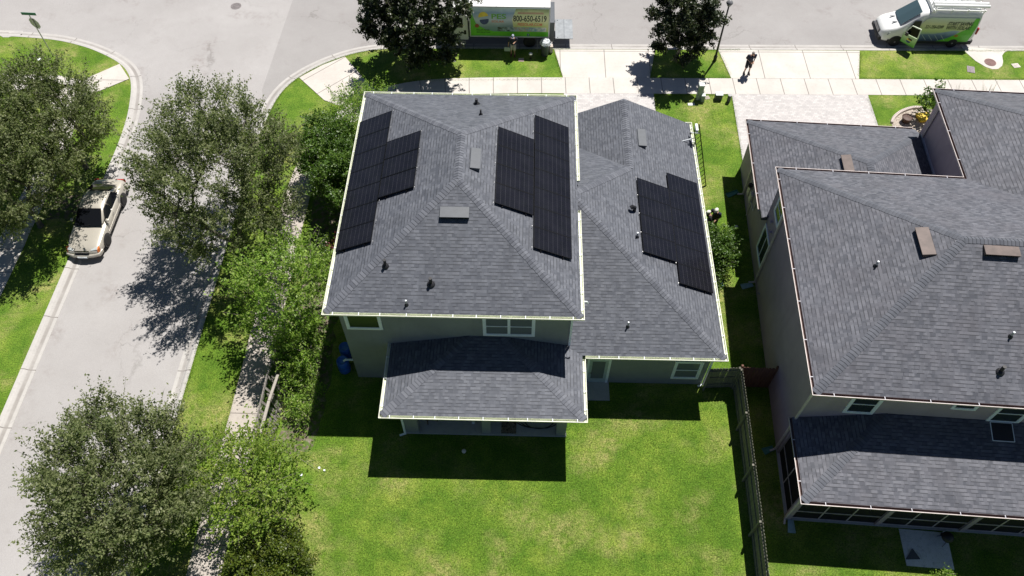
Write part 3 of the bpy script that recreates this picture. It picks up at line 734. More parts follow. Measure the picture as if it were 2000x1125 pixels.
roof_faces(nf, [([a1, a2, e2, e1], (1, 0, 0)), ([(x0, y1, 6.13), a1, e1], (0, 1, 0)), ([(x0, y1, 6.13), e1, e2, (x1, y1, 6.13), v3, v2, v1], (1, 0, 0)), ([a2, (x1, y1, 6.13), e2], (0, 1, 0)),
    ([v1, (19.16, 32.6, 6.13), r1, v2], (0, 1, 0)), ([(19.16, 32.6, 6.13), (28.5, 32.6, 6.13), r1], (1, 0, 0)), ([v3, (28.5, 32.6, 6.13), r1, v2], (0, 1, 0))])
for p, q in ((a1, a2), ((x0, y1, 6.13), a1), (v1, (x0, y1, 6.13)), (v1, (19.16, 32.6, 6.13)), ((19.16, 32.6, 6.13), (28.5, 32.6, 6.13))):
    nf.face([(p[0], p[1], 5.95), (q[0], q[1], 5.95), (q[0], q[1], 6.13), (p[0], p[1], 6.13)])
NR = nf.build('roof', 'shingle_n', NH, NO, label='tall hipped roof of several slopes')
q_s = Vector((0, -KN, 1)).normalized(); q_e = Vector((KN, 0, 1)).normalized(); q_n = Vector((0, KN, 1)).normalized(); q_w = Vector((-KN, 0, 1)).normalized()
for a, b, na, nb2 in ((a1, e1, q_s, q_w), ((x0, y1, 6.13), e1, q_n, q_w), (e1, e2, q_s, q_n), ((19.16, 32.6, 6.13), r1, q_n, q_w), (v2, r1, q_w, q_e)):
    ridge(NR, a, b, na, nb2, 'cap_n', NO)
MB().box(x0+.01, x1-.01, y0+.01, y1-.01, 5.935, 5.95).box(19.2, 28.4, 26.48, 32.59, 5.936, 5.951).build('soffit', 'soffit_n', NH, NO)
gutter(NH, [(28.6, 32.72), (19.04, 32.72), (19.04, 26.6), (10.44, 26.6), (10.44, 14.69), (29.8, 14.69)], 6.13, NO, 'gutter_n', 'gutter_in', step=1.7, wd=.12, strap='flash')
# the bright rolled lip of the brown gutter
# garage part
zq = 3.17; gz = lambda d: zq+KN*d
p1 = (10.5, 32.9, zq); pa = (15.35, 28.05, gz(4.85))
ng = MB()
roof_faces(ng, [([p1, pa, (15.35, 26.2, pa[2]), (10.795, 26.2, gz(.295)), (10.795, 26.0, gz(.295)), (10.5, 26.0, zq)], (0, 1, 0)), ([p1, (19.398, 32.9, zq), (19.398, 32.098, gz(.802)), pa], (1, 0, 0)), ([pa, (19.398, 32.098, gz(.802)), (19.398, 26.2, gz(.802)), (15.35, 26.2, pa[2])], (0, 1, 0))])
ng.face([(10.5, 32.9, zq-.18), (10.5, 26.0, zq-.18), (10.5, 26.0, zq), (10.5, 32.9, zq)]); ng.face([(10.5, 26.0, zq-.18), (10.795, 26.0, zq-.18), (10.795, 26.0, gz(.295)), (10.5, 26.0, zq)]); ng.face([(10.5, 32.9, zq-.18), (19.398, 32.9, zq-.18), (19.398, 32.9, zq), (10.5, 32.9, zq)])
NG = ng.build('roof', 'shingle_n', NH, NO, label='low garage roof in front of the tall roof')
ridge(NG, p1, pa, q_n, q_w, 'cap_n', NO); ridge(NG, (19.3, 32.0, gz(.9)), pa, q_n, q_e, 'cap_n', NO); ridge(NG, (15.35, 26.5, pa[2]), pa, q_w, q_e, 'cap_n', NO)
MB().box(10.51, 10.795, 26.0, 32.89, zq-.19, zq-.176).box(10.795, 19.39, 32.5, 32.89, zq-.19, zq-.176).build('soffit', 'soffit_n', NH, NO)
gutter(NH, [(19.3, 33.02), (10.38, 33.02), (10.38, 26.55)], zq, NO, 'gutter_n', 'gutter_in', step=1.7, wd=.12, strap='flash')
MB().box(19.34, 19.399, 26.62, 32.0, gz(.802)-.02, gz(.802)+.14).build('flashing', 'flash', NH, NO)
MB().box(19.33, 19.4, 31.72, 31.86, gz(.802)+.14, 5.93).build('downspout', 'soffit_n', NH, NO)
# rear lanai
kl = .25; lx, ly = 10.57, 11.62; lz = lambda y: 3.17+kl*(y-ly); d5 = 15.198-ly
nl = MB(); roof_faces(nl, [([(lx, ly, 3.17), (29.5, ly, 3.17), (29.5, 15.198, lz(15.198)), (lx+d5, 15.198, lz(15.198))], (1, 0, 0)), ([(lx, ly, 3.17), (lx+d5, 15.198, lz(15.198)), (lx, 15.198, 3.17)], (0, 1, 0))])
nl.face([(lx, ly, 2.99), (29.5, ly, 2.99), (29.5, ly, 3.17), (lx, ly, 3.17)]); nl.face([(lx, 15.19, 2.99), (lx, ly, 2.99), (lx, ly, 3.17), (lx, 15.19, 3.17)])
NL = nl.build('roof', 'shingle_n', NH, NO, label='long low patio roof in half shadow')
ridge(NL, (lx, ly, 3.17), (lx+d5, 15.198, lz(15.198)), Vector((0, -kl, 1)).normalized(), Vector((-kl, 0, 1)).normalized(), 'cap_n', NO)
MB().box(lx+.01, 29.4, ly+.01, 15.19, 2.975, 2.99).build('soffit', 'soffit_n', NH, NO)
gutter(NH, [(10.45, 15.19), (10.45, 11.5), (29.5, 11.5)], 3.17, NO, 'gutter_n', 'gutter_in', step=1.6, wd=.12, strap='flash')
MB().box(10.8, 29.0, 12.0, 12.22, 2.7, 2.97).box(10.8, 11.02, 12.22, 15.19, 2.7, 2.97).build('beam', 'wall_n', NH, NO)
for px in (10.8, 14.5, 18.0, 21.6, 25.2): MB().box(px, px+.2, 12.001, 12.21, 0, 2.7).build('post', 'wall_n', NH, NO)
MB().box(10.801, 11.0, 14.98, 15.19, 0, 2.7).build('post', 'wall_n', NH, NO)
sc = NT('insect_screen'); tb = sc.n('BsdfTransparent'); mx = sc.n('MixShader', i0=.86, i1=tb.outputs[0], i2=sc.p.outputs[0]); sc.fin((.012, .012, .013), .8); sc.t.links.new(mx.outputs[0], sc.out.inputs[0]); MAT['screen'] = sc.m
for a, b in ((11.0, 14.5), (14.7, 18.0), (18.2, 21.6), (21.8, 25.2)):
    s_ = MB(); s_.box(a, b, 12.09, 12.096, .05, 2.7); so_ = s_.build('insect_screen', 'screen', NH, NO)
    f = MB(); f.box(a, b, 12.07, 12.115, .04, .09); f.box(a, b, 12.07, 12.115, .8, .85)
    for t in (1/3, 2/3): xx = a+(b-a)*t; f.box(xx-.025, xx+.025, 12.072, 12.113, .09, 2.7)
    f.build('screen_frame', 'gutter_n', so_, NO)
s_ = MB(); s_.box(10.9, 10.906, 12.21, 14.98, .05, 2.7); so_ = s_.build('insect_screen', 'screen', NH, NO)
MB().box(10.88, 10.925, 12.21, 14.98, .04, .09).box(10.88, 10.925, 12.21, 14.98, .8, .85).box(10.882, 10.923, 13.55, 13.6, .09, 2.7).build('screen_frame', 'gutter_n', so_, NO)
MB().box(10.78, 29, 11.98, 15.19, 0, .06).build('patio_floor', 'slab', NH, NO)
MB().box(12.5, 15.0, 15.15, 15.198, .06, 2.1).build('patio_door', 'trimw', NH, NO)
window(NH, 12.35, 13.56, 3.95, 5.5, 15.2, NO); window(NH, 16.25, 17.22, 4.84, 5.5, 15.2, NO, sash=False, tw=.09); window(NH, 18.0, 19.3, 3.96, 5.5, 15.2, NO)
window(NH, 24.42, 25.93, 1.03, 2.9, 10.8, NO, axis='x', sash=False, vert=True); window(NH, 24.45, 25.6, 4.22, 5.5, 10.8, NO, axis='x')
def down_n(x, y, z0, z1, kx=-.3, ky=0):
    m = MB(); m.box(x-.045, x+.045, y-.04, y+.04, z0, z1); m.bar((x, y, z0+.03), (x+kx, y+ky, z0-.02), .08, .06)
    m.build('downspout', 'gutter_n', NH, NO, bevel=.01)
down_n(10.74, 24.28, .12, 5.93); down_n(10.72, 15.14, .12, 5.5, -.25, -.1); down_n(10.72, 30.3, .12, 2.98); down_n(10.75, 12.0, .12, 2.97, -.05, -.25)
for y_, z_ in ((29.6, 1.2), (29.0, 1.35)):
    MB().box(10.66, 10.799, y_-.18, y_+.18, z_-.3, z_+.3).build('meter_box', 'gutter_n', NH, NO, bevel=.02)
MB().lathe([(.14, 0), (.14, .1), (.1, .16), (0, .17)], 16, (0, 0, 0)).build('electric_meter', 'black', NH).location = (-.1, 29.6-15.2, 1.55)
MB().tube([(10.76, 28.8, .1), (10.76, 28.8, 1.2), (10.76, 28.1, 1.25), (10.76, 28.1, 2.9)], .03, 8).build('conduit', 'gutter_n', NH, NO)
MB().tube([(10.79, 24.2-.9, .5), (10.7, 24.2-.9, .5)], .04, 8).build('hose_tap', 'alu', NH, NO)
for t in (0, .35): MB().lathe([(.09, 0), (.09, .06), (0, .08)], 12, (10.74, 24.9+t, 3.4+t)).build('wall_vent', 'wall_n', NH, NO)
box_vent(NR, (15.15, 20.8, 6.13+KN*(15.15-10.56)), (0, 1, 0), (1, 0, KN), 1.4, .5, 'vent_n', NO, .2)
box_vent(NR, (17.75, 20.25, 6.13+KN*(20.25-14.81)), (1, 0, 0), (0, 1, KN), 1.35, .42, 'vent_n', NO, .2)
box_vent(NG, (14.45, 28.1, gz(14.45-10.5)), (0, 1, 0), (1, 0, KN), 1.3, .45, 'vent_n', NO, .18)
pipe(NR, (13.35, 20.1, 6.13+KN*(13.35-10.56)), NO, .3, .04); pipe(NR, (17.95, 17.2, 6.13+KN*(17.2-14.81)), NO, .3, .04); pipe(NR, (17.5, 15.95, 6.13+KN*(15.95-14.81)), NO, .35, .07, 'black', top='black')
# loose window screen lying on the patio roof
m = MB(); zz = lambda y: lz(y)+.012; pa_, pb_, pc_, pd_ = (18.17, 14.4), (19.02, 14.4), (19.02, 15.12), (18.17, 15.12)
ws = [Vector((x, y, zz(y))) for x, y in (pa_, pb_, pc_, pd_)]
wsr = thing('window_screen', 'loose white framed window screen lying on the shaded patio roof of the mauve house', 'window screen', unrot(18.6, 14.75, lz(14.75)), NB)
for i in range(4): m.bar(ws[i], ws[(i+1) % 4], .028, .02)
m.build('frame', 'trimw', wsr, (18.6, 14.75, lz(14.75)))
MB().face([v+Vector((0, 0, .004)) for v in ws]).build('mesh', 'black', wsr, (18.6, 14.75, lz(14.75)))

# ------------------------------------------------------------------ fences
def fence_panel(name, label, a, b, hgt, mat, post_side, group, tops='dog', seed=0, lean=0, gap=.004, pw=.14, broken=0, post_ends=(1, 1)):
    """pickets along a-b, rails and posts on post_side (+1 = left of travel)"""
    a = Vector((a[0], a[1], 0)); b = Vector((b[0], b[1], 0)); d = (b-a); L = d.length; d.normalize(); nn = Vector((-d.y, d.x, 0))*post_side
    r_ = thing(name, label, 'fence', a, math.atan2(d.y, d.x), group); rr = random.Random(seed)
    s = post_side; m = MB(); n = int(L/pw); pw = L/n
    for i in range(n):
        x0 = i*pw+gap; x1 = (i+1)*pw-gap; h = hgt+rr.uniform(-.02, .02); sh = rr.uniform(-.01, .01)
        if rr.random() < broken: h *= rr.uniform(.4, .9); sh = rr.uniform(-.35, .35)
        th = .018; y0_ = -s*th; y1_ = 0
        P = [(x0, 0), (x1, 0), (x1+sh, h-.07), (x1-.035+sh, h), (x0+.035+sh, h), (x0+sh, h-.07)]
        f = [(x, y0_, z) for x, z in P]; g_ = [(x, y1_, z) for x, z in P]
        m.face(f); m.face(g_[::-1])
        for k in range(6): m.face([f[(k+1) % 6], f[k], g_[k], g_[(k+1) % 6]])
    m.build('pickets', mat, r_)
    for z in (.3, .95, 1.55):
        if z < hgt: MB().box(0, L, min(0, s*.04)+s*.001, max(0, s*.04)+s*.001, z, z+.09).build('rail', mat, r_)
    for k, on in ((0, post_ends[0]), (1, post_ends[1])):
        if on:
            x = k*L; y_ = s*.09
            MB().box(x-.045, x+.045, y_-.045, y_+.045, 0, hgt-.02).build('post', mat, r_)
    if lean: r_.rotation_euler[0] = lean
    return r_
gN = 'weathered picket fence panels beside the back lawn'
fl = [(10.03, 17.72), (9.99, 15.5), (9.92, 13.1), (9.84, 10.7), (9.74, 8.3), (9.6, 5.6)]
lb = ['panel of the tall picket fence nearest the corner by the garage wing', 'second picket fence panel from the corner by the garage wing', 'picket fence panel beside the corner of the mauve house patio', 'picket fence panel just below the corner of the mauve house patio', 'picket fence panel running out of the bottom edge of the picture']
for i in range(5): fence_panel('wooden_fence', 'green grey weathered '+lb[i], fl[i], fl[i+1], 1.83, 'fence', -1, gN, seed=i, post_ends=(1, 0))
fence_panel('wooden_fence', 'dark green grey fence gate panel between the garage wing corner and the long fence', (8.6, 17.62), (10.0, 17.72), 1.83, 'fence', -1, gN, seed=9)
a_ = unrot(10.78, 18.35)
fence_panel('wooden_fence', 'reddish brown fence panel joining the long fence to the mauve house wall', (10.08, 17.76), (a_.x, a_.y-.05), 1.83, 'fence_n', 1, None, seed=11)
fence_panel('wooden_fence', 'old leaning grey picket fence panel with a broken top beside the left sidewalk', (-10.95, 14.2), (-10.9, 18.4), 1.65, 'fence_old', 1, None, seed=12, lean=-.3, broken=.4, gap=.012)
m = MB(); m.bar((-11.05, 14.0, 1.75), (-11.0, 15.6, 1.72), .13, .05); m.bar((-11.0, 15.62, 1.72), (-10.85, 16.9, 1.75), .12, .05)
r_ = thing('lumber_rail', 'pale loose top rail lying along the broken fence by the left sidewalk', 'lumber', (-11, 15.6, 1.7)); m.build('board', 'lumber', r_, (-11, 15.6, 1.7))

# ------------------------------------------------------------------ vegetation
def leaf_mesh(name, mat, parent, P0, D, nper, L, W, seed, droop=.2, spread=.09, off=(0, 0, 0)):
    r_ = np.random.default_rng(seed); n = len(P0)
    t = r_.random((n, nper, 1)); ln = np.linalg.norm(D, axis=1, keepdims=True)[:, None, :]
    c = P0[:, None, :]+D[:, None, :]*t+r_.normal(0, spread, (n, nper, 3))
    c = c.reshape(-1, 3); N_ = len(c)
    dirn = np.repeat(D/np.maximum(1e-6, np.linalg.norm(D, axis=1, keepdims=True)), nper, axis=0)
    a = dirn*.6+r_.normal(0, .75, (N_, 3)); a[:, 2] -= droop; a /= np.linalg.norm(a, axis=1, keepdims=True)
    nn = r_.normal(0, .55, (N_, 3)); nn[:, 2] += 1.0
    b = np.cross(nn, a); b /= np.maximum(1e-6, np.linalg.norm(b, axis=1, keepdims=True))
    s = r_.uniform(.65, 1.35, (N_, 1))
    nrm = np.cross(a, b)
    v = np.stack([c-a*L*s*.5, c+b*W*s*.5+nrm*W*.15, c+a*L*s*.5, c-b*W*s*.5+nrm*W*.15], 1).reshape(-1, 3)-np.array(off)
    me = bpy.data.meshes.new(name)
    me.vertices.add(N_*4); me.vertices.foreach_set('co', v.astype(np.float32).ravel())
    me.loops.add(N_*4); me.loops.foreach_set('vertex_index', np.arange(N_*4, dtype=np.int32))
    me.polygons.add(N_); me.polygons.foreach_set('loop_start', np.arange(N_, dtype=np.int32)*4)
    tw = np.repeat(r_.random(n), nper)
    u = np.clip(tw*.5+r_.random(N_)*.5, 0, 1)
    uv = np.zeros((N_, 4, 2), np.float32); uv[:, :, 0] = u[:, None]; uv[:, 1, 1] = 1; uv[:, 2, 1] = 1
    l_ = me.uv_layers.new(name='UVMap'); l_.data.foreach_set('uv', uv.ravel())
    me.materials.append(MAT[mat]); me.update(calc_edges=True); me.validate()
    o = bpy.data.objects.new(name, me); col.objects.link(o); o.parent = parent
    return o
def tree(name, label, cat, base, cc, rad, leafmat, bark, seed, nclump=50, ntwig=34, nper=22, L=.1, W=.052, fork=1.3, tr=.13, twl=.75, clr=.95, upb=.5, droop=.2, group=None, stems=1, lowcut=-.75, shell=.45, spread=.07, crown='crown', twigs=True):
    rr = np.random.default_rng(seed); base = np.array(base, float); cc = np.array(cc, float); rad = np.array(rad, float)
    root = thing(name, label, cat, tuple(base), 0, group)
    cl = []
    tries = 0
    mind = (rad.prod()**(1/3))*1.55/nclump**(1/3)
    while len(cl) < nclump and tries < 20000:
        tries += 1
        d = rr.normal(size=3); d /= np.linalg.norm(d)
        if d[2] < lowcut: continue
        r = shell+(1-shell)*rr.random()**.6
        q = cc+d*rad*r*(1+.10*rr.normal())
        if tries < 12000 and any(np.linalg.norm(q-p) < mind for p in cl): continue
        if q[2] < base[2]+.35: continue
        cl.append(q)
    cl = sorted(cl, key=lambda q: np.linalg.norm((q-base-[0, 0, fork])))
    nodes = []; par = []
    for s in range(stems):
        an = 2*math.pi*s/max(1, stems)+seed
        off_ = np.array([math.cos(an), math.sin(an), 0])*(0 if stems == 1 else .12)
        nodes.append(base+off_); par.append(-1)
        top = base+off_*3+np.array([rr.normal()*.08, rr.normal()*.08, fork])
        nodes.append((nodes[-1]+top)/2+rr.normal(size=3)*.03); par.append(len(nodes)-2)
        nodes.append(top); par.append(len(nodes)-2)
    plen = [0]*len(nodes); tips = []
    for q in cl:
        best = None
        for i in range(len(nodes)):
            if i % 3 != 2 and i < stems*3: continue
            dist = np.linalg.norm(nodes[i]-q)
            back = max(0, nodes[i][2]-q[2])
            cst = dist+.42*plen[i]+back*.8
            if best is None or cst < best[0]: best = (cst, i, dist)
        i = best[1]; p = nodes[i]; dist = best[2]; k = max(1, int(dist/.7)); last = i
        for j in range(1, k+1):
            t = j/k; sag = np.array([0, 0, math.sin(t*math.pi)*dist*.06])
            nodes.append(p+(q-p)*t+sag+(rr.normal(size=3)*.06 if j < k else 0)); par.append(last); plen.append(plen[last]+dist/k); last = len(nodes)-1
        tips.append(last)
    rad_ = [0.0]*len(nodes); load = [0.0]*len(nodes)
    for t in tips:
        load[t] += 1
    for i in range(len(nodes)-1, 0, -1):
        if par[i] >= 0: load[par[i]] += load[i]
    tot = max(load); rfun = lambda l_: max(.012, tr*(max(l_, .6)/tot)**.48)
    ch = {}
    for i, p in enumerate(par):
        if p >= 0: ch.setdefault(p, []).append(i)
    mb = MB()
    def walk(i, chain):
        cs = sorted(ch.get(i, []), key=lambda c: -load[c])
        if not cs:
            if len(chain) > 1: mb.tube([nodes[c] for c in chain], [rfun(load[c]) for c in chain], 6, False)
            return
        walk(cs[0], chain+[cs[0]])
        for c in cs[1:]: walk(c, [i, c])
    import sys; sys.setrecursionlimit(5000)
    for s in range(stems):
        chn = [s*3]; walk(s*3, chn)
    # root flare
    if stems == 1:
        mb.tube([base-[0, 0, .1], base+[0, 0, .12]], [tr*1.5, tr*1.02], 8, False)
    P0 = []; D = []
    cw = cc-np.array([0, 0, rad[2]*.8])
    for q in cl:
        nt = max(3, int(ntwig*rr.uniform(.55, 1.4)))
        for _ in range(nt):
            p = q+rr.normal(size=3)*clr*.36*np.array([1, 1, .8])
            d = (p-cw); d /= np.linalg.norm(d); d = d*.8+rr.normal(size=3)*.5; d[2] += upb*rr.random(); d /= np.linalg.norm(d)
            P0.append(p); D.append(d*twl*rr.uniform(.5, 1.3))
            if twigs and rr.random() < .3:
                mb.tube([p-d*.25, p+D[-1]*.9], [.009, .004], 3, False)
    mb.build('trunk', bark, root, base, smooth=True)
    P0 = np.array(P0); D = np.array(D)
    leaf_mesh(crown, leafmat, root, P0, D, nper, L, W, seed+100, droop, spread, base)
    return root
gt = 'small leaved oaks planted along the side street'
tree('oak_tree', 'broad olive green oak behind the parked sedan, covering the left corner walk', 'tree', (-25.0, 30.9, 0), (-25.7, 30.4, 4.1), (3.0, 2.7, 2.4), 'oak', 'bark', 11, 66, 38, 21, L=.115, W=.06, clr=.8, twl=.95, spread=.05, upb=.8, group=gt, fork=1.6, tr=.15)
tree('oak_tree', 'second olive oak at the left edge hanging over the sedan roof', 'tree', (-26.0, 26.6, 0), (-26.1, 26.9, 3.9), (2.9, 2.6, 2.4), 'oak', 'bark', 13, 60, 38, 21, L=.115, W=.06, clr=.8, twl=.95, spread=.05, upb=.8, group=gt, fork=1.4, tr=.14)
tree('oak_tree', 'large airy oak between the side street and the charcoal roofed house', 'tree', (-14.5, 24.7, 0), (-14.8, 26.2, 4.9), (3.25, 3.6, 2.9), 'oak', 'bark', 23, 84, 40, 20, L=.115, W=.06, clr=.75, spread=.05, group=gt, fork=1.5, tr=.16, upb=1.0, twl=1.05)
tree('oak_tree', 'dense rounded oak at the bottom left overhanging the side street', 'tree', (-14.7, 10.3, 0), (-15.2, 10.7, 4.1), (2.45, 2.7, 2.25), 'oak', 'bark', 37, 80, 40, 20, L=.105, W=.055, clr=.7, twl=.95, spread=.05, upb=.8, group=gt, fork=1.4, tr=.15)
tree('oak_tree', 'oak just outside the left edge whose twigs and shadow reach the side street', 'tree', (-27.0, 12.9, 0), (-26.4, 12.9, 4.3), (3.1, 3.1, 2.5), 'oak', 'bark', 41, 50, 36, 28, L=.12, W=.066, group=gt, tr=.13)
tree('crape_myrtle', 'bright green feathery shrub tree above the sidewalk left of the tall roof gutter', 'tree', (-10.8, 19.9, 0), (-10.95, 20.7, 3.1), (1.85, 2.3, 1.75), 'crape', 'bark_p', 51, 54, 17, 13, L=.14, W=.07, fork=.5, tr=.05, twl=1.05, clr=.65, spread=.06, upb=.9, stems=4, lowcut=-.5, shell=.3)
tree('crape_myrtle', 'yellow green spreading shrub tree between the lower sidewalk and the back lawn', 'tree', (-10.8, 11.5, 0), (-11.0, 12.0, 1.9), (1.9, 1.9, 1.25), 'crape_y', 'bark_p', 61, 52, 17, 13, L=.13, W=.065, fork=.3, tr=.045, twl=.95, clr=.6, spread=.06, upb=.7, stems=5, lowcut=-.6, shell=.3)
tree('shrub', 'low dark olive shrub under the yellow green shrub tree at the bottom edge', 'shrub', (-9.95, 9.0, 0), (-9.95, 9.0, .85), (1.35, 1.2, .75), 'hedge', 'bark', 71, 40, 24, 18, L=.09, W=.055, fork=.15, tr=.03, twl=.3, clr=.5, stems=3, shell=.4)
tree('shrub_tree', 'dark green bushy tree beside the sidewalk at the front left corner of the tall roof', 'tree', (-10.6, 30.0, 0), (-10.6, 30.3, 2.3), (1.45, 1.6, 1.5), 'shrub', 'bark', 81, 46, 30, 20, L=.11, W=.065, fork=.5, tr=.06, twl=.4, clr=.65, stems=2, shell=.35)
tree('shrub_tree', 'dark green bushy tree squeezed against the left wall of the tall house', 'tree', (-9.3, 27.9, 0), (-9.4, 28.2, 2.5), (1.3, 1.8, 1.6), 'shrub', 'bark', 83, 46, 30, 20, L=.11, W=.065, fork=.5, tr=.06, twl=.4, clr=.65, stems=2, shell=.35)
tree('shrub_tree', 'lighter grey green shrub tree at the corner of the front gutter by the sidewalk bend', 'tree', (-8.9, 32.5, 0), (-9.0, 32.6, 2.7), (1.4, 1.5, 1.4), 'crape', 'bark_p', 87, 34, 20, 14, L=.11, W=.05, fork=.6, tr=.05, twl=.7, clr=.7, upb=.8, stems=3, shell=.35)
tree('shrub', 'small dark red leaved shrub in the shade left of the tall house', 'shrub', (-9.0, 24.9, 0), (-9.0, 24.9, .7), (.6, .8, .6), 'redleaf', 'bark', 89, 16, 14, 14, L=.12, W=.07, fork=.15, tr=.02, twl=.3, clr=.4, stems=2)
tree('shrub', 'low green foundation shrub in the shade beside the left house wall', 'shrub', (-9.9, 24.6, 0), (-9.9, 24.6, .45), (.9, 1.2, .45), 'shrub', 'bark', 91, 22, 16, 14, L=.1, W=.06, fork=.1, tr=.02, twl=.25, clr=.4, stems=2)
tree('shrub', 'ragged green shrub clump beside the old leaning fence panel', 'shrub', (-10.2, 18.4, 0), (-10.2, 18.6, 1.3), (.75, 1.5, 1.0), 'crape', 'bark_p', 93, 34, 14, 13, L=.12, W=.06, fork=.1, tr=.02, twl=.35, clr=.5, stems=4)
tree('shrub', 'narrow strip of low weeds between the sidewalk and the old leaning fence panel', 'shrub', (-11.35, 17.0, 0), (-11.35, 17.0, .25), (.3, 2.2, .25), 'shrub', 'bark', 94, 26, 14, 12, L=.08, W=.04, fork=.05, tr=.01, twl=.2, clr=.25, stems=2, twigs=False)
gm = 'dark street magnolias on the front verge'
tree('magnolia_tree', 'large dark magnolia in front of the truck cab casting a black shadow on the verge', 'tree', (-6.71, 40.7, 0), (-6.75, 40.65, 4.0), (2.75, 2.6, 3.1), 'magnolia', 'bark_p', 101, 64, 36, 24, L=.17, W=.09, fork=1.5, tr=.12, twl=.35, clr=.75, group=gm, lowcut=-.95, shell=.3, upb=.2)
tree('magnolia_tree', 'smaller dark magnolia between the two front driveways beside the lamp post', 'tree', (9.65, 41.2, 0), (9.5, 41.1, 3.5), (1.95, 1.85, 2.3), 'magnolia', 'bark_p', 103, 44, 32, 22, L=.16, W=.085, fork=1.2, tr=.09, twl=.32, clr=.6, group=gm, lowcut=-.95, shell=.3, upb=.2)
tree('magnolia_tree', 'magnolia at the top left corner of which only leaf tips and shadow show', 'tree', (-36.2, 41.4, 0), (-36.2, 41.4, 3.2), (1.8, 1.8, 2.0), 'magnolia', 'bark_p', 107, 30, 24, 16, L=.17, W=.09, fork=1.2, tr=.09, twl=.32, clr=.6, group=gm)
tree('shrub', 'round glossy green shrub beside the right gutter of the garage wing', 'shrub', (9.85, 25.2, 0), (9.9, 25.0, 1.1), (.68, 1.0, .85), 'shrub', 'bark', 111, 34, 24, 16, L=.11, W=.06, fork=.25, tr=.03, twl=.32, clr=.45, stems=3, shell=.35)
tree('shrub', 'small dark lower shrub next to the garage wing wall behind the round glossy one', 'shrub', (9.45, 23.6, 0), (9.45, 23.6, .5), (.5, .8, .45), 'shrub', 'bark', 113, 16, 16, 14, L=.1, W=.06, fork=.15, tr=.02, twl=.25, clr=.35, stems=2)
gs = 'leafy saplings at the bottom right'
tree('sapling', 'taller bright green sapling beside the stained concrete pad at the bottom right', 'tree', (16.75, 8.7, 0), (16.75, 8.75, 1.25), (.2, .2, .55), 'crape', 'bark_p', 121, 9, 10, 11, L=.1, W=.05, fork=.5, tr=.02, twl=.22, clr=.22, group=gs)
tree('sapling', 'short bright green sapling right of the stained concrete pad', 'tree', (18.1, 8.55, 0), (18.1, 8.6, .8), (.2, .2, .4), 'crape', 'bark_p', 123, 7, 9, 10, L=.1, W=.05, fork=.3, tr=.02, twl=.2, clr=.2, group=gs)
tree('shrub_tree', 'young dark leaved plant in the stone edged bed beside the mauve house', 'tree', (24.5, 36.4, 0), (24.2, 36.4, 1.1), (.75, .55, .7), 'shrub', 'bark_p', 127, 14, 8, 10, L=.18, W=.09, fork=.6, tr=.03, twl=.5, clr=.4, upb=.6)
def tuft(base, n, h, seed, label):
    r_ = thing('grass_tuft', label, 'plant', (base[0], base[1], 0), 0, 'wispy pale tufts in front of the mauve house'); rr = random.Random(seed); m = MB()
    for i in range(n):
        an = rr.uniform(0, 6.28); sp = rr.uniform(.15, .6)*h; hh = h*rr.uniform(.6, 1); w_ = .02; d = Vector((math.cos(an), math.sin(an), 0)); sd_ = Vector((-d.y, d.x, 0))*w_
        pts = [d*.03, d*sp*.4+Vector((0, 0, hh*.6)), d*sp+Vector((0, 0, hh))]
        uv = [(rr.random(), 0)]*4
        m.face([pts[0]-sd_, pts[0]+sd_, pts[1]+sd_, pts[1]-sd_], uv); m.face([pts[1]-sd_, pts[1]+sd_, pts[2]+sd_*.2, pts[2]-sd_*.2], uv)
    m.build('blades', 'palmy', r_)
tuft((25.6, 36.3), 60, 1.9, 1, 'wispy pale tuft rising over the front gutter, left one of three')
tuft((26.35, 36.0), 40, 1.9, 2, 'wispy pale tuft rising over the front gutter, low one in the middle of three')
tuft((27.2, 36.2), 60, 2.2, 3, 'wispy pale tuft rising over the front gutter, right one of three')
tree('shrub', 'sprawling light green shrub growing over the bare soil right of the leaning fence', 'shrub', (-9.9, 16.4, 0), (-9.9, 16.5, .6), (.5, 1.1, .5), 'crape', 'bark_p', 97, 20, 12, 12, L=.11, W=.055, fork=.1, tr=.02, twl=.5, clr=.4, stems=3)
tree('shrub', 'dark green shrub between the sidewalk and the head of the leaning fence', 'shrub', (-11.2, 19.0, 0), (-11.0, 19.2, .8), (.5, 1.2, .7), 'shrub', 'bark', 98, 22, 14, 13, L=.11, W=.06, fork=.1, tr=.02, twl=.5, clr=.4, stems=3)
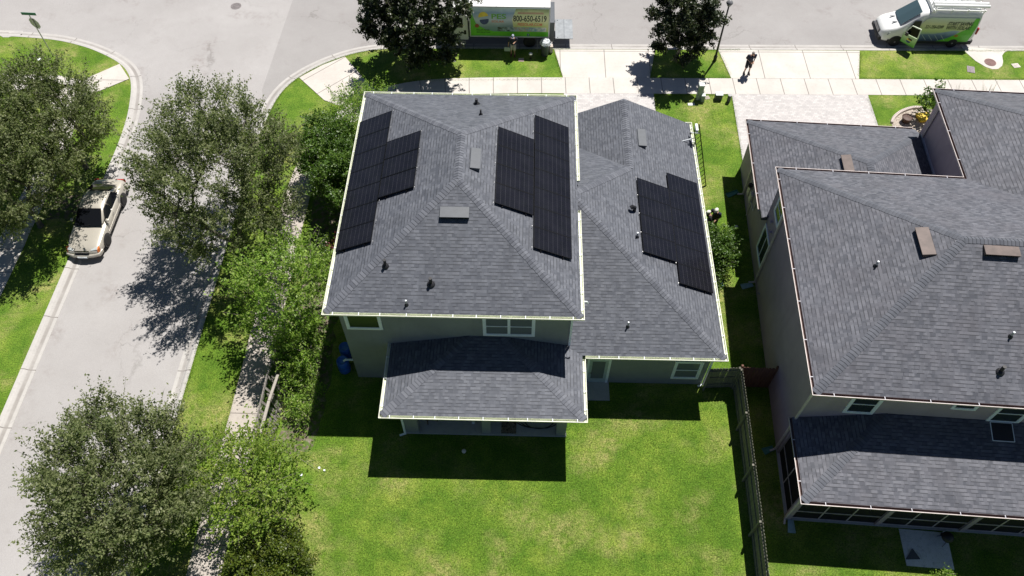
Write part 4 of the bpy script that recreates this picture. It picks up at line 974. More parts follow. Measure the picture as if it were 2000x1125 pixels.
# stray blades along lawn edges: real tufts that break the clean borders
def blades(name, segs, dens, seed, wid=.12):
    rr = np.random.default_rng(seed); c = []
    for a, b in segs:
        a = np.array(a); b = np.array(b); L = np.linalg.norm(b-a); n = int(L*dens); t = rr.random((n, 1)); d = (b-a)/L; nn = np.array([-d[1], d[0]])
        c.append(a+(b-a)*t+nn*rr.normal(0, wid, (n, 1)))
    c = np.concatenate(c); n = len(c)
    an = rr.random(n)*6.28; h = rr.uniform(.03, .075, n); le = rr.uniform(.0, .05, n); w_ = .006
    d = np.stack([np.cos(an), np.sin(an)], 1); s = np.stack([-d[:, 1], d[:, 0]], 1)*w_
    z0 = np.full((n, 1), .001)
    v = np.stack([np.hstack([c-s, z0]), np.hstack([c+s, z0]), np.hstack([c+d*le[:, None], h[:, None]])], 1).reshape(-1, 3)
    me = bpy.data.meshes.new(name); me.vertices.add(n*3); me.vertices.foreach_set('co', v.astype(np.float32).ravel())
    me.loops.add(n*3); me.loops.foreach_set('vertex_index', np.arange(n*3, dtype=np.int32)); me.polygons.add(n); me.polygons.foreach_set('loop_start', np.arange(n, dtype=np.int32)*3)
    uv = np.zeros((n, 3, 2), np.float32); uv[:, :, 0] = rr.random(n)[:, None]; me.uv_layers.new(name='UVMap').data.foreach_set('uv', uv.ravel())
    me.materials.append(MAT['blade']); me.update(calc_edges=True)
    o = bpy.data.objects.new(name, me); col.objects.link(o); return tag(o, kind='stuff')
MAT['blade'] = m_leaf('grass_blade', [(0, (.045, .11, .012)), (.5, (.12, .22, .02)), (.85, (.2, .3, .04)), (1, (.36, .33, .12))], .35, .6, .3)
E_ = []
P_ = RKs
E_ += [((P_[i].x+.04, P_[i].y), (P_[i+1].x+.04, P_[i+1].y)) for i in range(len(P_)-1) if P_[i].y > -1 and P_[i].x < 34]
E_ = [s for s in E_ if not (1.6 < s[0][0] < 8.5 or 12.3 < s[0][0] < 21.8)]
E_ += [((-11.8, 7), (-11.8, 30)), ((-13.3, 7), (-13.3, 30)), ((8.3, 42.0), (7.85, 39.7)), ((12.5, 42.1), (12.9, 39.8)), ((21.6, 42.2), (21.0, 39.9)), ((1.8, 42), (2.3, 39.5)), ((8, 31.5), (8, 38)), ((12.6, 31.5), (12.75, 38)), ((21.1, 32), (21.1, 38)), ((7.8, 39.5), (12.9, 39.6)), ((7.9, 37.9), (12.7, 38.0)), ((21, 39.75), (34, 39.95)), ((-8, 38.8), (2.3, 39.2))]
blades('grass_edge', E_, 260, 5, .06)
# lawn blades over the nearer lawn
rg = np.random.default_rng(9)
def lawn_blades(name, x0, x1, y0, y1, dens, seed):
    n = int((x1-x0)/.5); blades(name, [((x0+(x1-x0)*(i+.5)/n, y0), (x0+(x1-x0)*(i+.5)/n, y1)) for i in range(n)], dens*.5, seed, .28)
lawn_blades('lawn_blades', -9.0, 9.4, 6.5, 17.0, 700, 21)
lawn_blades('lawn_blades', 10.5, 22, 7.5, 11.4, 500, 22)
lawn_blades('lawn_blades', -15.5, -13.4, 8, 24, 500, 23)
lawn_blades('lawn_blades', 9.0, 12.3, 19, 38, 300, 24)

# ------------------------------------------------------------------ street lamp, sign, utilities
p = at(1395.8, 118); r_ = thing('street_lamp', 'dark slender lamp post with a round head between the two driveways', 'street lamp', (p.x, p.y, 0))
MB().tube([(0, 0, 0), (0, 0, 4.0)], [.075, .045], 12).build('pole', 'black', r_, smooth=True)
MB().lathe([(.11, 0), (.11, .35), (.08, .42)], 14).build('base', 'black', r_)
MB().lathe([(.05, 3.98), (.09, 4.02), (.2, 4.22), (.21, 4.25), (.17, 4.33), (.05, 4.42), (0, 4.43)], 20).build('lamp_head', plain('lamp_head_grey', (.2, .2, .21), .4), r_, smooth=True)
MB().lathe([(.13, 4.08), (.17, 4.2), (.1, 4.05)], 18).build('lens', 'glass_b', r_)
p = at(103.7, 109.5); r_ = thing('street_sign', 'grey sign post with a green street name blade and the back of an octagonal sign', 'sign', (p.x, p.y, 0))
MB().tube([(0, 0, 0), (0, 0, 3.05)], .035, 8).build('pole', 'alu', r_)
m = MB(); m.box(-.46, .46, -.012, .012, 3.07, 3.25); m.build('name_blade', plain('sign_green', (.03, .2, .12), .4, var=.1), r_, bevel=.004).rotation_euler = (0, 0, -.05)
oc = [(math.cos(math.pi/8+k*math.pi/4)*.4, math.sin(math.pi/8+k*math.pi/4)*.4) for k in range(8)]
m = MB(); m.face([(.045, a, 2.45+b) for a, b in oc]); m.face([(.049, a, 2.45+b) for a, b in oc][::-1])
for k in range(8): a, b = oc[k], oc[(k+1) % 8]; m.face([(.045, *a[:1], 2.45+a[1]), (.045, b[0], 2.45+b[1]), (.049, b[0], 2.45+b[1]), (.049, a[0], 2.45+a[1])])
so_ = m.build('octagon_plate', 'alu', r_); so_.rotation_euler = (0, 0, R(70))
def pedestal(label, x, y, wx, wy, h, matb, matt, rz=0, tilt=0):
    r_ = thing('utility_pedestal', label, 'utility box', (x, y, 0), rz, None)
    m = MB(); m.box(-wx/2, wx/2, -wy/2, wy/2, 0, h*.9); m.build('body', matb, r_, bevel=.02)
    m = MB(); m.box(-wx/2-.015, wx/2+.015, -wy/2-.015, wy/2+.015, h*.9+.001, h); m.build('cap', matt, r_, bevel=.03)
    m = MB(); m.box(-wx*.3, wx*.3, -wy/2-.01, -wy/2-.002, h*.3, h*.75); m.build('door_plate', matb, r_)
green = plain('pedestal_green', (.24, .32, .27), .5, var=.15); gtop = plain('pedestal_top', (.62, .68, .66), .5); dkg = plain('pedestal_dark', (.06, .075, .07), .6)
pedestal('tall pale green utility pedestal beside the front sidewalk', 10.66, 37.62, .32, .3, 1.15, green, gtop)
pedestal('short pale green utility pedestal directly in front of the tall one', 10.86, 37.42, .22, .22, .5, green, gtop)
pedestal('squat dark utility box with a white top in the front grass', 11.85, 37.62, .42, .3, .45, dkg, MAT['trimw'])
r_ = thing('utility_post', 'short round dark utility post beside the paver driveway edge', 'utility post', (12.45, 37.4, 0)); MB().tube([(0, 0, 0), (0, 0, .5)], .11, 16).build('body', dkg, r_); MB().lathe([(.12, .5), (.12, .54), (0, .56)], 16).build('cap', 'slab', r_)

# ------------------------------------------------------------------ small yard things
blue = plain('barrel_blue', (.03, .13, .55), .35, var=.15)
def barrel(x, y, label):
    r_ = thing('rain_barrel', label, 'barrel', (x, y, 0), 0, 'blue barrels at the rear left house corner')
    MB().lathe([(.25, 0), (.28, .05), (.285, .28), (.295, .3), (.285, .32), (.285, .58), (.295, .6), (.285, .62), (.28, .84), (.25, .9), (.235, .9), (.23, .875), (0, .875)], 26).build('drum', blue, r_, smooth=True)
    m = MB(); m.lathe([(.04, .875), (.04, .9), (0, .9)], 10, (.12, .05, 0)); m.build('bung', blue, r_)
barrel(-8.3, 18.2, 'blue plastic barrel with a white downspout elbow at the rear left house corner')
barrel(-8.3, 18.95, 'blue plastic barrel half hidden behind the other one under the left eave')
MB().tube([(-7.62, 18.15, 1.05), (-8.1, 18.15, 1.05), (-8.2, 18.15, .93)], .05, 10).build('downspout', 'trimw', H, HO)
teal = plain('splash_teal', (.06, .2, .17), .6, var=.2); tealp = plain('splash_pale', (.3, .45, .48), .6)
def splash(p, q, label, mat):
    a = at(*p); b = at(*q); d = Vector((b.x-a.x, b.y-a.y)); L = max(.5, d.length); r_ = thing('splash_block', label, 'splash block', (a.x, a.y, 0), math.atan2(d.y, d.x), 'splash blocks under the downspouts')
    m = MB(); m.hexa([(0, -.09, 0), (L, -.16, 0), (L, .16, 0), (0, .09, 0), (0, -.09, .05), (L, -.16, .025), (L, .16, .025), (0, .09, .05)]); m.build('tray', mat, r_)
    for s in (-1, 1): MB().hexa([(0, s*.1-.012, .05), (L, s*.15-.012, .02), (L, s*.15+.012, .02), (0, s*.1+.012, .05), (0, s*.1-.012, .1), (L, s*.15-.012, .06), (L, s*.15+.012, .06), (0, s*.1+.012, .1)]).build('rim', mat, r_)
splash((1441, 375), (1420, 383), 'dark teal splash block in the black shade below the neighbour garage wall', teal)
splash((1470, 557), (1448, 561), 'dark teal splash block at the foot of the mauve wall midway along the side yard', tealp)
splash((1510, 876), (1493, 882), 'dark teal splash block in deep shade by the fence near the screened patio', teal)
splash((1543, 1016), (1546, 1041), 'pale blue splash block at the outer corner of the screened patio', tealp)
splash((1404, 540), (1407, 560), 'teal splash block beside the right garage gutter', teal)
def ball(px, py, r, c, label, name='ball', z=None):
    p = at(px, py, r); o = MB().lathe([(0, -r), *[(r*math.sin(math.pi*k/10), -r*math.cos(math.pi*k/10)) for k in range(1, 10)], (0, r)], 16).build(name, plain('ball_'+str(px), c, .5, var=.15), smooth=True); o.location = (p.x, p.y, r)
    tag(o, label, 'ball')
ball(906, 881, .1, (.7, .65, .62), 'white patterned ball in the shaded grass behind the patio')
ball(1438, 443, .1, (.55, .56, .6), 'pale ball in the black shade between the two houses')
def litter(px, py, label, sz=.1):
    p = at(px, py); rr = random.Random(px); m = MB(); pts = [(math.cos(a)*sz*rr.uniform(.5, 1), math.sin(a)*sz*rr.uniform(.5, 1)) for a in [k*6.28/7 for k in range(7)]]
    m.prism(pts, .01, .05); o = m.build('paper_scrap', 'trimw'); o.location = (p.x, p.y, 0); tag(o, label, 'litter', 'white scraps in the grass')
litter(624, 914, 'white scrap in the grass right of the yellow green shrub, upper left of the pair', .07); litter(634, 919, 'white scrap in the grass right of the yellow green shrub, lower right of the pair', .07); litter(589, 928, 'white scrap at the edge of the yellow green shrub', .08)
litter(78, 116, 'pale stone in the corner verge below the street sign', .2)
# concrete pad with things behind the mauve house
pd = [at(*q) for q in ((1755, 1033), (1848, 1041), (1863.6, 1113), (1770.6, 1105))]
poly('concrete_pad', pd, .03, 'pad')
p = at(1840, 1057); r_ = thing('charcoal_grill', 'small black charcoal grill standing on the stained concrete pad', 'grill', (p.x, p.y, .03), .2)
MB().lathe([(.06, .3), (.2, .38), (.24, .48), (.24, .5), (.2, .6), (.05, .68), (0, .68)], 18).build('bowl', 'black', r_, smooth=True)
for k in range(3): MB().tube([(.16*math.cos(k*2.1), .16*math.sin(k*2.1), .4), (.26*math.cos(k*2.1), .26*math.sin(k*2.1), 0)], .012, 6).build('leg', 'black', r_)
p = at(1778, 1087); r_ = thing('folded_stand', 'small grey folded metal stand lying at the lower left of the concrete pad', 'stand', (p.x, p.y, .03), .5)
m = MB(); m.bar((-.25, 0, .02), (.25, -.25, .02), .03); m.bar((.25, -.25, .02), (.25, .2, .05), .03); m.bar((.25, .2, .05), (-.25, 0, .02), .03); m.build('bars', 'vent', r_)
m = MB(); m.face([(-.22, 0, .03), (.23, -.22, .03), (.23, .17, .055)]); m.build('web', 'vent', r_)
p = at(1838, 1045); r_ = thing('paint_can', 'small dark can with a white rim by the screen wall above the concrete pad', 'can', (p.x+.05, p.y, .03)); MB().lathe([(.09, 0), (.09, .2), (.085, .2), (.08, .18), (0, .18)], 14).build('can', 'black', r_); MB().lathe([(.092, .195), (.092, .21), (.08, .21)], 14).build('rim', 'trimw', r_)
# patio furniture under the near roof
r_ = thing('patio_rug', 'mottled brown and cream rug lying across the patio floor edge', 'rug', (-.44, 15.05, .1)); t = NT('rug_mottled'); c = t.ramp(t.noise(9, 3, .7), [(.4, (.04, .03, .02)), (.5, (.3, .26, .2)), (.56, (.08, .05, .03)), (.65, (.4, .36, .3))])
MB().box(-.34, .34, 0, 1.7, 0, .015).build('rug', t.fin(c, .95, 0, .1), r_)
r_ = thing('garden_hose', 'dark looped garden hose lying on the patio floor at the right post', 'hose', (.9, 15.7, .1)); m = MB()
m.tube([(math.cos(a*.3)*(.5+.01*a), math.sin(a*.3)*(.4), .03+.001*a) for a in range(60)], .022, 6); m.build('hose', 'black', r_)
r_ = thing('patio_bench', 'low black bench under the patio roof right of the middle post', 'bench', (-.6, 16.6, .09)); MB().box(-.9, 1.5, -.2, .2, .38, .44).build('seat', 'black', r_)
for x in (-.8, 1.4): MB().box(x-.04, x+.04, -.18, .18, 0, .38).build('leg', 'black', r_)
r_ = thing('patio_chair', 'dark brown wooden chair in the shade behind the left patio post', 'chair', (-4.0, 15.7, .09), .4); br = plain('chair_brown', (.07, .035, .025), .6)
MB().box(-.25, .25, -.25, .25, .4, .45).build('seat', br, r_, bevel=.01); MB().box(-.25, .25, .22, .26, .5, .95).build('backrest', br, r_)
for sx in (-1, 1):
    for sy in (-1, 1): MB().box(sx*.22-.02, sx*.22+.02, sy*.22-.02, sy*.22+.02, 0, .4 if sy < 0 else .95).build('leg', br, r_)
o = MB().lathe([(.0, 0), (.07, .01), (.08, .07), (.05, .1), (0, .1)], 12).build('white_bowl', 'trimw'); o.location = (-2.05, 15.55, .095); tag(o, 'small white bowl on the patio floor left of the middle post', 'bowl')
# stone edged bed by the neighbour front wall
bed = [at(*q) for q in ((1741, 241), (1745, 231), (1756, 221), (1770, 214.5), (1785, 211), (1800, 211.5))]
bc = [(b.x, b.y) for b in bed]+[(25.5, 36.9), (25.5, 33.5), (22.0, 33.5)]
poly('gravel_bed', bc, .01, (lambda t: (t.bump(t.noise(22, 3, .8), .8, .04), t.fin(t.ramp(t.noise(18, 3, .8), [(.35, (.12, .09, .07)), (.5, (.42, .36, .3)), (.65, (.7, .64, .56))]), .9))[1])(NT('gravel')).name and bpy.data.materials['gravel'], th=.01)
sp_ = smooth_path([(b.x, b.y) for b in bed], 5); stone = plain('edging_stone', (.62, .54, .5), .85, var=.2, sc=8)
for i in range(0, len(sp_)-1):
    a = sp_[i]; b = sp_[i+1]; d = b-a
    if d.length < .05: continue
    m = MB(); m.box(-d.length/2+.01, d.length/2-.01, -.09, .09, 0, .12); o = m.build('edging_stone', stone, bevel=.02); o.location = ((a.x+b.x)/2, (a.y+b.y)/2, 0); o.rotation_euler = (0, 0, math.atan2(d.y, d.x))
    tag(o, 'pale pinkish edging stone in the curved border of the gravel bed', 'edging stone', 'stones edging the gravel bed')
p = at(1768, 238); r_ = thing('plant_pot', 'round dark brown pot standing in the gravel bed', 'pot', (p.x, p.y, 0)); MB().lathe([(.2, 0), (.3, .35), (.32, .38), (.28, .38), (.26, .33), (0, .33)], 20).build('pot', br, r_, smooth=True)
MB().lathe([(.255, .335), (.0, .36)], 14).build('earth', br, r_)
p = at(1803, 232); r_ = thing('toy_sandbox', 'small yellow plastic tub in the gravel bed by the mauve wall', 'tub', (p.x, p.y, 0), .2); yel = plain('yellow_plastic', (.75, .52, .03), .45)
MB().hexa([(-.35, -.3, 0), (.35, -.3, 0), (.35, .3, 0), (-.35, .3, 0), (-.42, -.36, .2), (.42, -.36, .2), (.42, .36, .2), (-.42, .36, .2)]).build('tub', yel, r_, bevel=.02); MB().box(-.32, .32, -.27, .27, .2, .205).build('lid', yel, r_)
# extension ladder leaning on the garage gutter
A0, A1 = Vector((10.12, 30.3, 0)), Vector((8.98, 30.75, 4.15)); sd_ = Vector((0, 1, 0)).cross((A1-A0).normalized()).cross((A1-A0).normalized()).normalized()*.2
d__ = (A1-A0).normalized(); sd_ = Vector((.75, .66, 0)); sd_ = (sd_-d__*sd_.dot(d__)).normalized()*.2
r_ = thing('extension_ladder', 'black extension ladder with white standoff arms leaning on the right garage gutter', 'ladder', A0)
for s in (-1, 1): MB().bar(A0+sd_*s, A1+sd_*s, .05, .09, (0, 1, 0)).build('rail', 'black', r_, A0)
m = MB()
for k in range(1, 15): c = A0+(A1-A0)*(k/14.6); m.tube([c-sd_, c+sd_], .018, 6)
m.build('rungs', 'frame', r_, A0)
for s in (-1, 1):
    t0 = A0+(A1-A0)*.86; m = MB(); m.tube([t0+sd_*s, t0+sd_*s*2.2+Vector((-.62, 0, -.12))], .022, 8); m.build('standoff_arm', 'trimw', r_, A0); MB().box(t0.x+sd_.x*s*2.2-.68, t0.x+sd_.x*s*2.2-.58, t0.y+sd_.y*s*2.2-.05, t0.y+sd_.y*s*2.2+.05, t0.z-.17, t0.z-.08).build('rubber_foot', 'black', r_, A0)
MB().box(A1.x-.04, A1.x+.08, A1.y-.25, A1.y+.25, A1.z-.2, A1.z-.02).build('end_cap', 'trimw', r_, A0)

# ------------------------------------------------------------------ people
skin_m = plain('skin_tan', (.42, .24, .16), .6, var=.08); navy = plain('cloth_navy', (.012, .014, .035), .8, var=.3); blackc = plain('cloth_black', (.01, .01, .014), .85, var=.3)
beige = plain('cloth_beige', (.4, .38, .36), .8); shoe = plain('shoe_dark', (.03, .025, .025), .7); maroon = plain('shoe_maroon', (.13, .03, .035), .7); helm = plain('helmet_white', (.85, .84, .76), .35, var=.04); capm = plain('cap_grey', (.35, .38, .5), .7); hair = plain('hair_grey', (.3, .27, .25), .9)
def skin_obj(name, verts, edges, mat, parent, sub=1):
    """verts: (pos, radius)"""
    me = bpy.data.meshes.new(name); me.from_pydata([v[0] for v in verts], edges, []); o = bpy.data.objects.new(name, me); col.objects.link(o)
    bpy.context.view_layer.objects.active = o
    sk = o.modifiers.new('skin', 'SKIN'); sk.use_smooth_shade = True
    if not me.skin_vertices: 
        o.select_set(True); bpy.ops.mesh.customdata_skin_add() if False else None
    sv = me.skin_vertices[0].data if me.skin_vertices else None
    if sv:
        for i, v in enumerate(verts):
            r = v[1]; sv[i].radius = r if isinstance(r, tuple) else (r, r)
        sv[0].use_root = True
    ss = o.modifiers.new('sub', 'SUBSURF'); ss.levels = ss.render_levels = sub
    dg = bpy.context.evaluated_depsgraph_get(); ev = o.evaluated_get(dg); m2 = bpy.data.meshes.new_from_object(ev)
    bpy.data.objects.remove(o); m2.name = name; m2.materials.clear(); m2.materials.append(mat)
    for p in m2.polygons: p.use_smooth = True
    o2 = bpy.data.objects.new(name, m2); col.objects.link(o2); o2.parent = parent; return o2
def limb_tube(name, chains, mat, parent):
    m = MB()
    for pts, rs in chains: m.tube(pts, rs, 12)
    return m.build(name, mat, parent, smooth=True)
def person(label, loc, rz, ht, shirt, shorts, shoes, hands, feet, bend=0, hat=None, hatm=None, long_pants=False, sleeve='short', look=0.3, group=None):
    """local frame: +y forward, feet on z=0; hands/feet = [(x,y,z) left, right]"""
    r_ = thing('person', label, 'person', (loc[0], loc[1], loc[2] if len(loc) > 2 else 0), rz, group)
    s = ht/1.76; V = lambda x, y, z: Vector((x*s, y*s, z*s))
    hip = V(0, 0, .93); by = bend
    ch = V(0, .16*by, 1.22); nk = V(0, .42*by, 1.46-.1*by); hd = V(0, .5*by+.03, 1.6-.14*by); top = V(0, .55*by+.03, 1.72-.16*by)
    vs = [(hip, (.15*s, .1*s)), (V(0, .05*by, 1.05), (.125*s, .095*s)), (ch, (.155*s, .105*s)), (nk-V(0, 0, .07), (.12*s, .075*s)), (nk, .052*s)]
    es = [(0, 1), (1, 2), (2, 3), (3, 4)]
    shirt_ch = []; short_ch = []; shoe_ch = []
    def add(v, r, p): vs.append((v, r)); es.append((p, len(vs)-1)); return len(vs)-1
    for k, sx in enumerate((-1, 1)):
        f = Vector(feet[k])*s; hp = V(sx*.09, 0, .88); kn = (hp+f)/2+V(0, .05, .02); an = f+V(0, 0, .09)
        a = add(hp, .082*s, 0); b = add(kn, .055*s, a); cc_ = add(kn+(an-kn)*.35-V(0, .015, 0), .052*s, b); d = add(an, .036*s, cc_); e = add(f+V(0, .12, .035), (.035*s, .025*s), d)
        shp = (hp, hp+(kn-hp)*.5, kn if not long_pants else kn); short_ch.append(([hp+V(0, 0, .06), hp+(kn-hp)*.5, kn+(hp-kn)*.08]+([kn, kn+(an-kn)*.5, an+V(0, 0, .02)] if long_pants else []), [.112*s, .098*s, .092*s]+([.075*s, .068*s, .06*s] if long_pants else [])))
        shoe_ch.append(([f+V(0, -.07, .05), f+V(0, 0, .055), f+V(0, .1, .045), f+V(0, .19, .035)], [.04*s, .05*s, .05*s, .032*s]))
        shoe_ch.append(([f+V(0, 0, .05), an+V(0, 0, .05)], [.05*s, .046*s]))
        sh = nk+V(sx*.19, -.01, -.06); h = Vector(hands[k])*s; mid = (sh+h)/2; L = (h-sh).length; el = mid+Vector((sx*.45, -.75, -.35)).normalized()*math.sqrt(max(.003, (.29*s)**2-(L/2)**2))
        a = add(sh, .058*s, 3); b = add(el, .04*s, a); w_ = add(h-(h-el).normalized()*.03, .026*s, b)
        dr = (h-el).normalized(); side = dr.cross(Vector((0, 0, 1))).normalized(); pa = add(h+dr*.05*s, (.038*s, .018*s), w_)
        for q in range(4):
            bse = h+dr*.085*s+side*(q-1.5)*.02*s; i1 = add(bse, .009*s, pa); i2 = add(bse+dr*(.035+.006*(q in (1, 2)))*s-Vector((0, 0, .008)), .008*s, i1); add(bse+dr*.055*s-Vector((0, 0, .028)), .007*s, i2)
        i1 = add(h+dr*.02*s-side*sx*.04*s, .011*s, w_); add(h+dr*.055*s-side*sx*.055*s-Vector((0, 0, .01)), .009*s, i1)
        shirt_ch.append(([sh+V(-sx*.08, 0, .0), sh+V(sx*.02, 0, 0), sh+(el-sh)*.5, sh+(el-sh)*.92]+([el, h-(h-el)*.12] if sleeve == 'long' else []), [.085*s, .088*s, .072*s, .066*s]+([.06*s, .048*s] if sleeve == 'long' else [])))
    skin_obj('body', vs, es, skin_m, r_, 1)
    # head: shaped rings with nose, ears, chin
    hm = MB(); fwd = Vector((0, math.cos(look), -math.sin(look))); upv = Vector((0, math.sin(look), math.cos(look))); rx = Vector((1, 0, 0))
    prof = [(-.12, .035, .045), (-.1, .05, .065), (-.06, .062, .082), (-.01, .072, .094), (.04, .076, .098), (.08, .068, .088), (.105, .045, .06), (.118, .012, .015)]
    rings = []
    for z_, a, b in prof:
        ring = []
        for k in range(16):
            an = 2*math.pi*k/16; x_, y_ = math.cos(an)*a, math.sin(an)*b
            if abs(an-math.pi/2) < .2 and -.07 < z_ < .02: y_ += .022
            ring.append(hd+(rx*x_+fwd*y_+upv*z_)*s)
        rings.append(ring)
    hm.loft(rings)
    for sx in (-1, 1): c = hd+(rx*sx*.078-upv*.005)*s; hm.tube([c-upv*.03*s, c, c+upv*.03*s], [.008*s, .016*s, .008*s], 6)
    hm.build('head', skin_m, r_, smooth=True)
    MB().tube([nk-Vector((0, 0, .03)), hd-upv*.07*s], [.05*s, .048*s], 10).build('neck', skin_m, r_, smooth=True)
    for sx in (-1, 1): MB().lathe([(0, -.01*s), (.009*s, 0), (0, .01*s)], 8, hd+(rx*sx*.03+fwd*.085+upv*.005)*s).build('eye', 'black', r_)
    MB().tube([hd+(-rx*.022+fwd*.088-upv*.062)*s, hd+(rx*.022+fwd*.088-upv*.062)*s], .005*s, 6).build('mouth', maroon, r_)
    if hat is None:
        hr = MB(); hr.loft([[hd+(rx*math.cos(2*math.pi*k/14)*a+fwd*(math.sin(2*math.pi*k/14)*b-.012)+upv*z_)*s for k in range(14)] for z_, a, b in ((.03, .08, .1), (.07, .078, .098), (.105, .058, .075), (.128, .02, .025))]); hr.build('hair', hair, r_, smooth=True)
    else:
        hh = MB(); big = 1.22 if hat == 'helmet' else 1.06
        hh.loft([[hd+(rx*math.cos(2*math.pi*k/18)*a*big+fwd*math.sin(2*math.pi*k/18)*b*big+upv*z_)*s for k in range(18)] for z_, a, b in ((.035, .086, .108), (.06, .083, .104), (.1, .072, .092), (.13, .045, .06), (.142, .01, .015))])
        hh.build('helmet' if hat == 'helmet' else 'cap', hatm, r_, smooth=True)
        br_ = MB(); rr_ = [hd+(rx*math.cos(a)*.088*big+fwd*math.sin(a)*.11*big+upv*.036)*s for a in [math.pi*(.12+.76*k/8) for k in range(9)]]; ro = [p+(fwd*(.07 if hat != 'helmet' else .04)*math.sin(math.pi*(.12+.76*k/8))-upv*.012)*s for k, p in enumerate(rr_)]
        for k in range(8): br_.hexa([rr_[k], rr_[k+1], ro[k+1], ro[k], rr_[k]+upv*.008*s, rr_[k+1]+upv*.008*s, ro[k+1]+upv*.008*s, ro[k]+upv*.008*s])
        br_.build('brim', hatm, r_)
    # shirt torso + sleeves
    tm = MB(); st_ = [(hip+V(0, -.005, -.04), .178, .128), (V(0, .05*by, 1.04), .162, .122), (ch, .18, .13), (nk-V(0, .0, .11), .175, .115), (nk-V(0, 0, .045), .105, .085), (nk+V(0, 0, .0), .062, .062)]
    tm.loft([[c+Vector((math.cos(2*math.pi*k/18)*a*s, math.sin(2*math.pi*k/18)*b*s, 0)) for k in range(18)] for c, a, b in st_])
    for pts, rs in shirt_ch: tm.tube(pts, rs, 12)
    tm.build('shirt', shirt, r_, smooth=True)
    pm = MB(); pm.loft([[c+Vector((math.cos(2*math.pi*k/16)*a*s, math.sin(2*math.pi*k/16)*b*s, 0)) for k in range(16)] for c, a, b in ((V(0, 0, .8), .15, .11), (V(0, 0, .88), .168, .122), (V(0, 0, .97), .16, .116))])
    for pts, rs in short_ch: pm.tube(pts, rs, 12)
    pm.build('trousers' if long_pants else 'shorts', shorts, r_, smooth=True)
    for k in (0, 1):
        m = MB(); m.tube(*shoe_ch[k*2], 10); m.tube(*shoe_ch[k*2+1], 10); m.build('shoe', shoes, r_, smooth=True)
    return r_
# man on the driveway looking at something in his hands, facing the camera
pa_ = at(1455, 143, .02); person('man in dark shirt and black shorts standing on the driveway looking down at his hands', (13.92, 40.02, .02), math.pi+.12, 1.88, navy, blackc, shoe, [(-.1, .3, 1.08), (.1, .3, 1.08)], [(-.15, .0, 0), (.13, -.03, 0)], bend=.25, hat=None, look=.45)
tag(None, None) if False else None
MB().box(-.04, .04, -.075, .075, 0, .012)
o = MB().box(-.04, .04, -.075, .075, 0, .012).build('phone', 'black'); o.location = (13.87, 39.62, 1.12); o.rotation_euler = (.3, 0, .1); tag(o, 'dark phone held by the man standing on the driveway', 'phone')
person('worker in navy shirt, pale shorts and grey cap standing beside the green advertising truck', (-.83, 41.42, 0), math.pi-.1, 1.74, navy, beige, maroon, [(-.12, .3, 1.25), (.3, .05, .82)], [(-.12, .02, 0), (.12, -.05, 0)], bend=.15, hat='cap', hatm=capm, look=.35)
o = MB().box(-.19, .19, -.05, .05, 0, .3).build('tool_box', plain('tool_box_grey', (.33, .37, .36), .6), bevel=.015); o.location = (-1.2, 41.35, .42); tag(o, 'flat grey case hanging from the hand of the worker beside the truck', 'case')
MB().tube([(-.08, 0, .3), (-.08, 0, .36), (.08, 0, .36), (.08, 0, .3)], .012, 6).build('handle', 'black', o)
person('worker in black with white hard hat, left of the pair behind the garage wing', (9.9, 27.1, 0), math.pi*.55, 1.82, blackc, blackc, shoe, [(-.2, .35, 1.0), (.22, .3, .95)], [(-.13, .05, 0), (.13, -.02, 0)], bend=.35, hat='helmet', hatm=helm, long_pants=True, look=.4)
person('worker in navy with white hard hat, right of the pair behind the garage wing', (10.22, 27.35, 0), math.pi*.8, 1.85, navy, blackc, shoe, [(-.15, .38, 1.05), (.2, .32, 1.0)], [(-.12, .0, 0), (.13, .04, 0)], bend=.3, hat='helmet', hatm=helm, long_pants=True, look=.4)

# ------------------------------------------------------------------ text
def text(s, size, mat, parent, M, name='lettering', shear=0, bold=0, align='LEFT', sx=1):
    cu = bpy.data.curves.new('t', 'FONT'); cu.body = s; cu.size = size; cu.shear = shear; cu.offset = bold; cu.align_x = align; cu.resolution_u = 3; cu.extrude = .001
    o = bpy.data.objects.new('t', cu); col.objects.link(o); bpy.context.view_layer.update()
    me = bpy.data.meshes.new_from_object(o.evaluated_get(bpy.context.evaluated_depsgraph_get())); bpy.data.objects.remove(o)
    me.transform(Matrix.Diagonal((sx, 1, 1, 1))); me.transform(M); me.materials.clear(); me.materials.append(mat); me.name = name
    o = bpy.data.objects.new(name, me); col.objects.link(o); o.parent = parent; return o
def wheel(parent, x, y, r, w_, side, rimm, name='wheel', z=None):
    """axle along local x; side = +1 outer face towards +x"""
    z = r if z is None else z
    prof = [(r*.62, -w_/2), (r*.93, -w_/2), (r, -w_*.38), (r, w_*.38), (r*.93, w_/2), (r*.62, w_/2)]
    m = MB(); m.lathe(prof, 28); m.v = [(side*c_+x, a_+y, b_+z) for a_, b_, c_ in m.v]; wo = m.build(name, 'rubber', parent, smooth=True)
    m = MB(); m.lathe([(r*.62, -w_*.2), (r*.64, w_*.5), (r*.56, w_*.46), (r*.5, w_*.3), (r*.2, w_*.34), (r*.14, w_*.46), (0, w_*.47)], 24)
    m.v = [(side*c_+x, a_+y, b_+z) for a_, b_, c_ in m.v]; ro = m.build('rim', rimm, wo, smooth=True)
    m = MB()
    for k in range(8): an = k*math.pi/4; m.lathe([(r*.07, w_*.34), (r*.05, w_*.38), (0, w_*.38)], 8, (math.cos(an)*r*.38, math.sin(an)*r*.38, 0))
    m.v = [(side*c_+x, a_+y, b_+z) for a_, b_, c_ in m.v]; m.build('rim_holes', 'black', ro)

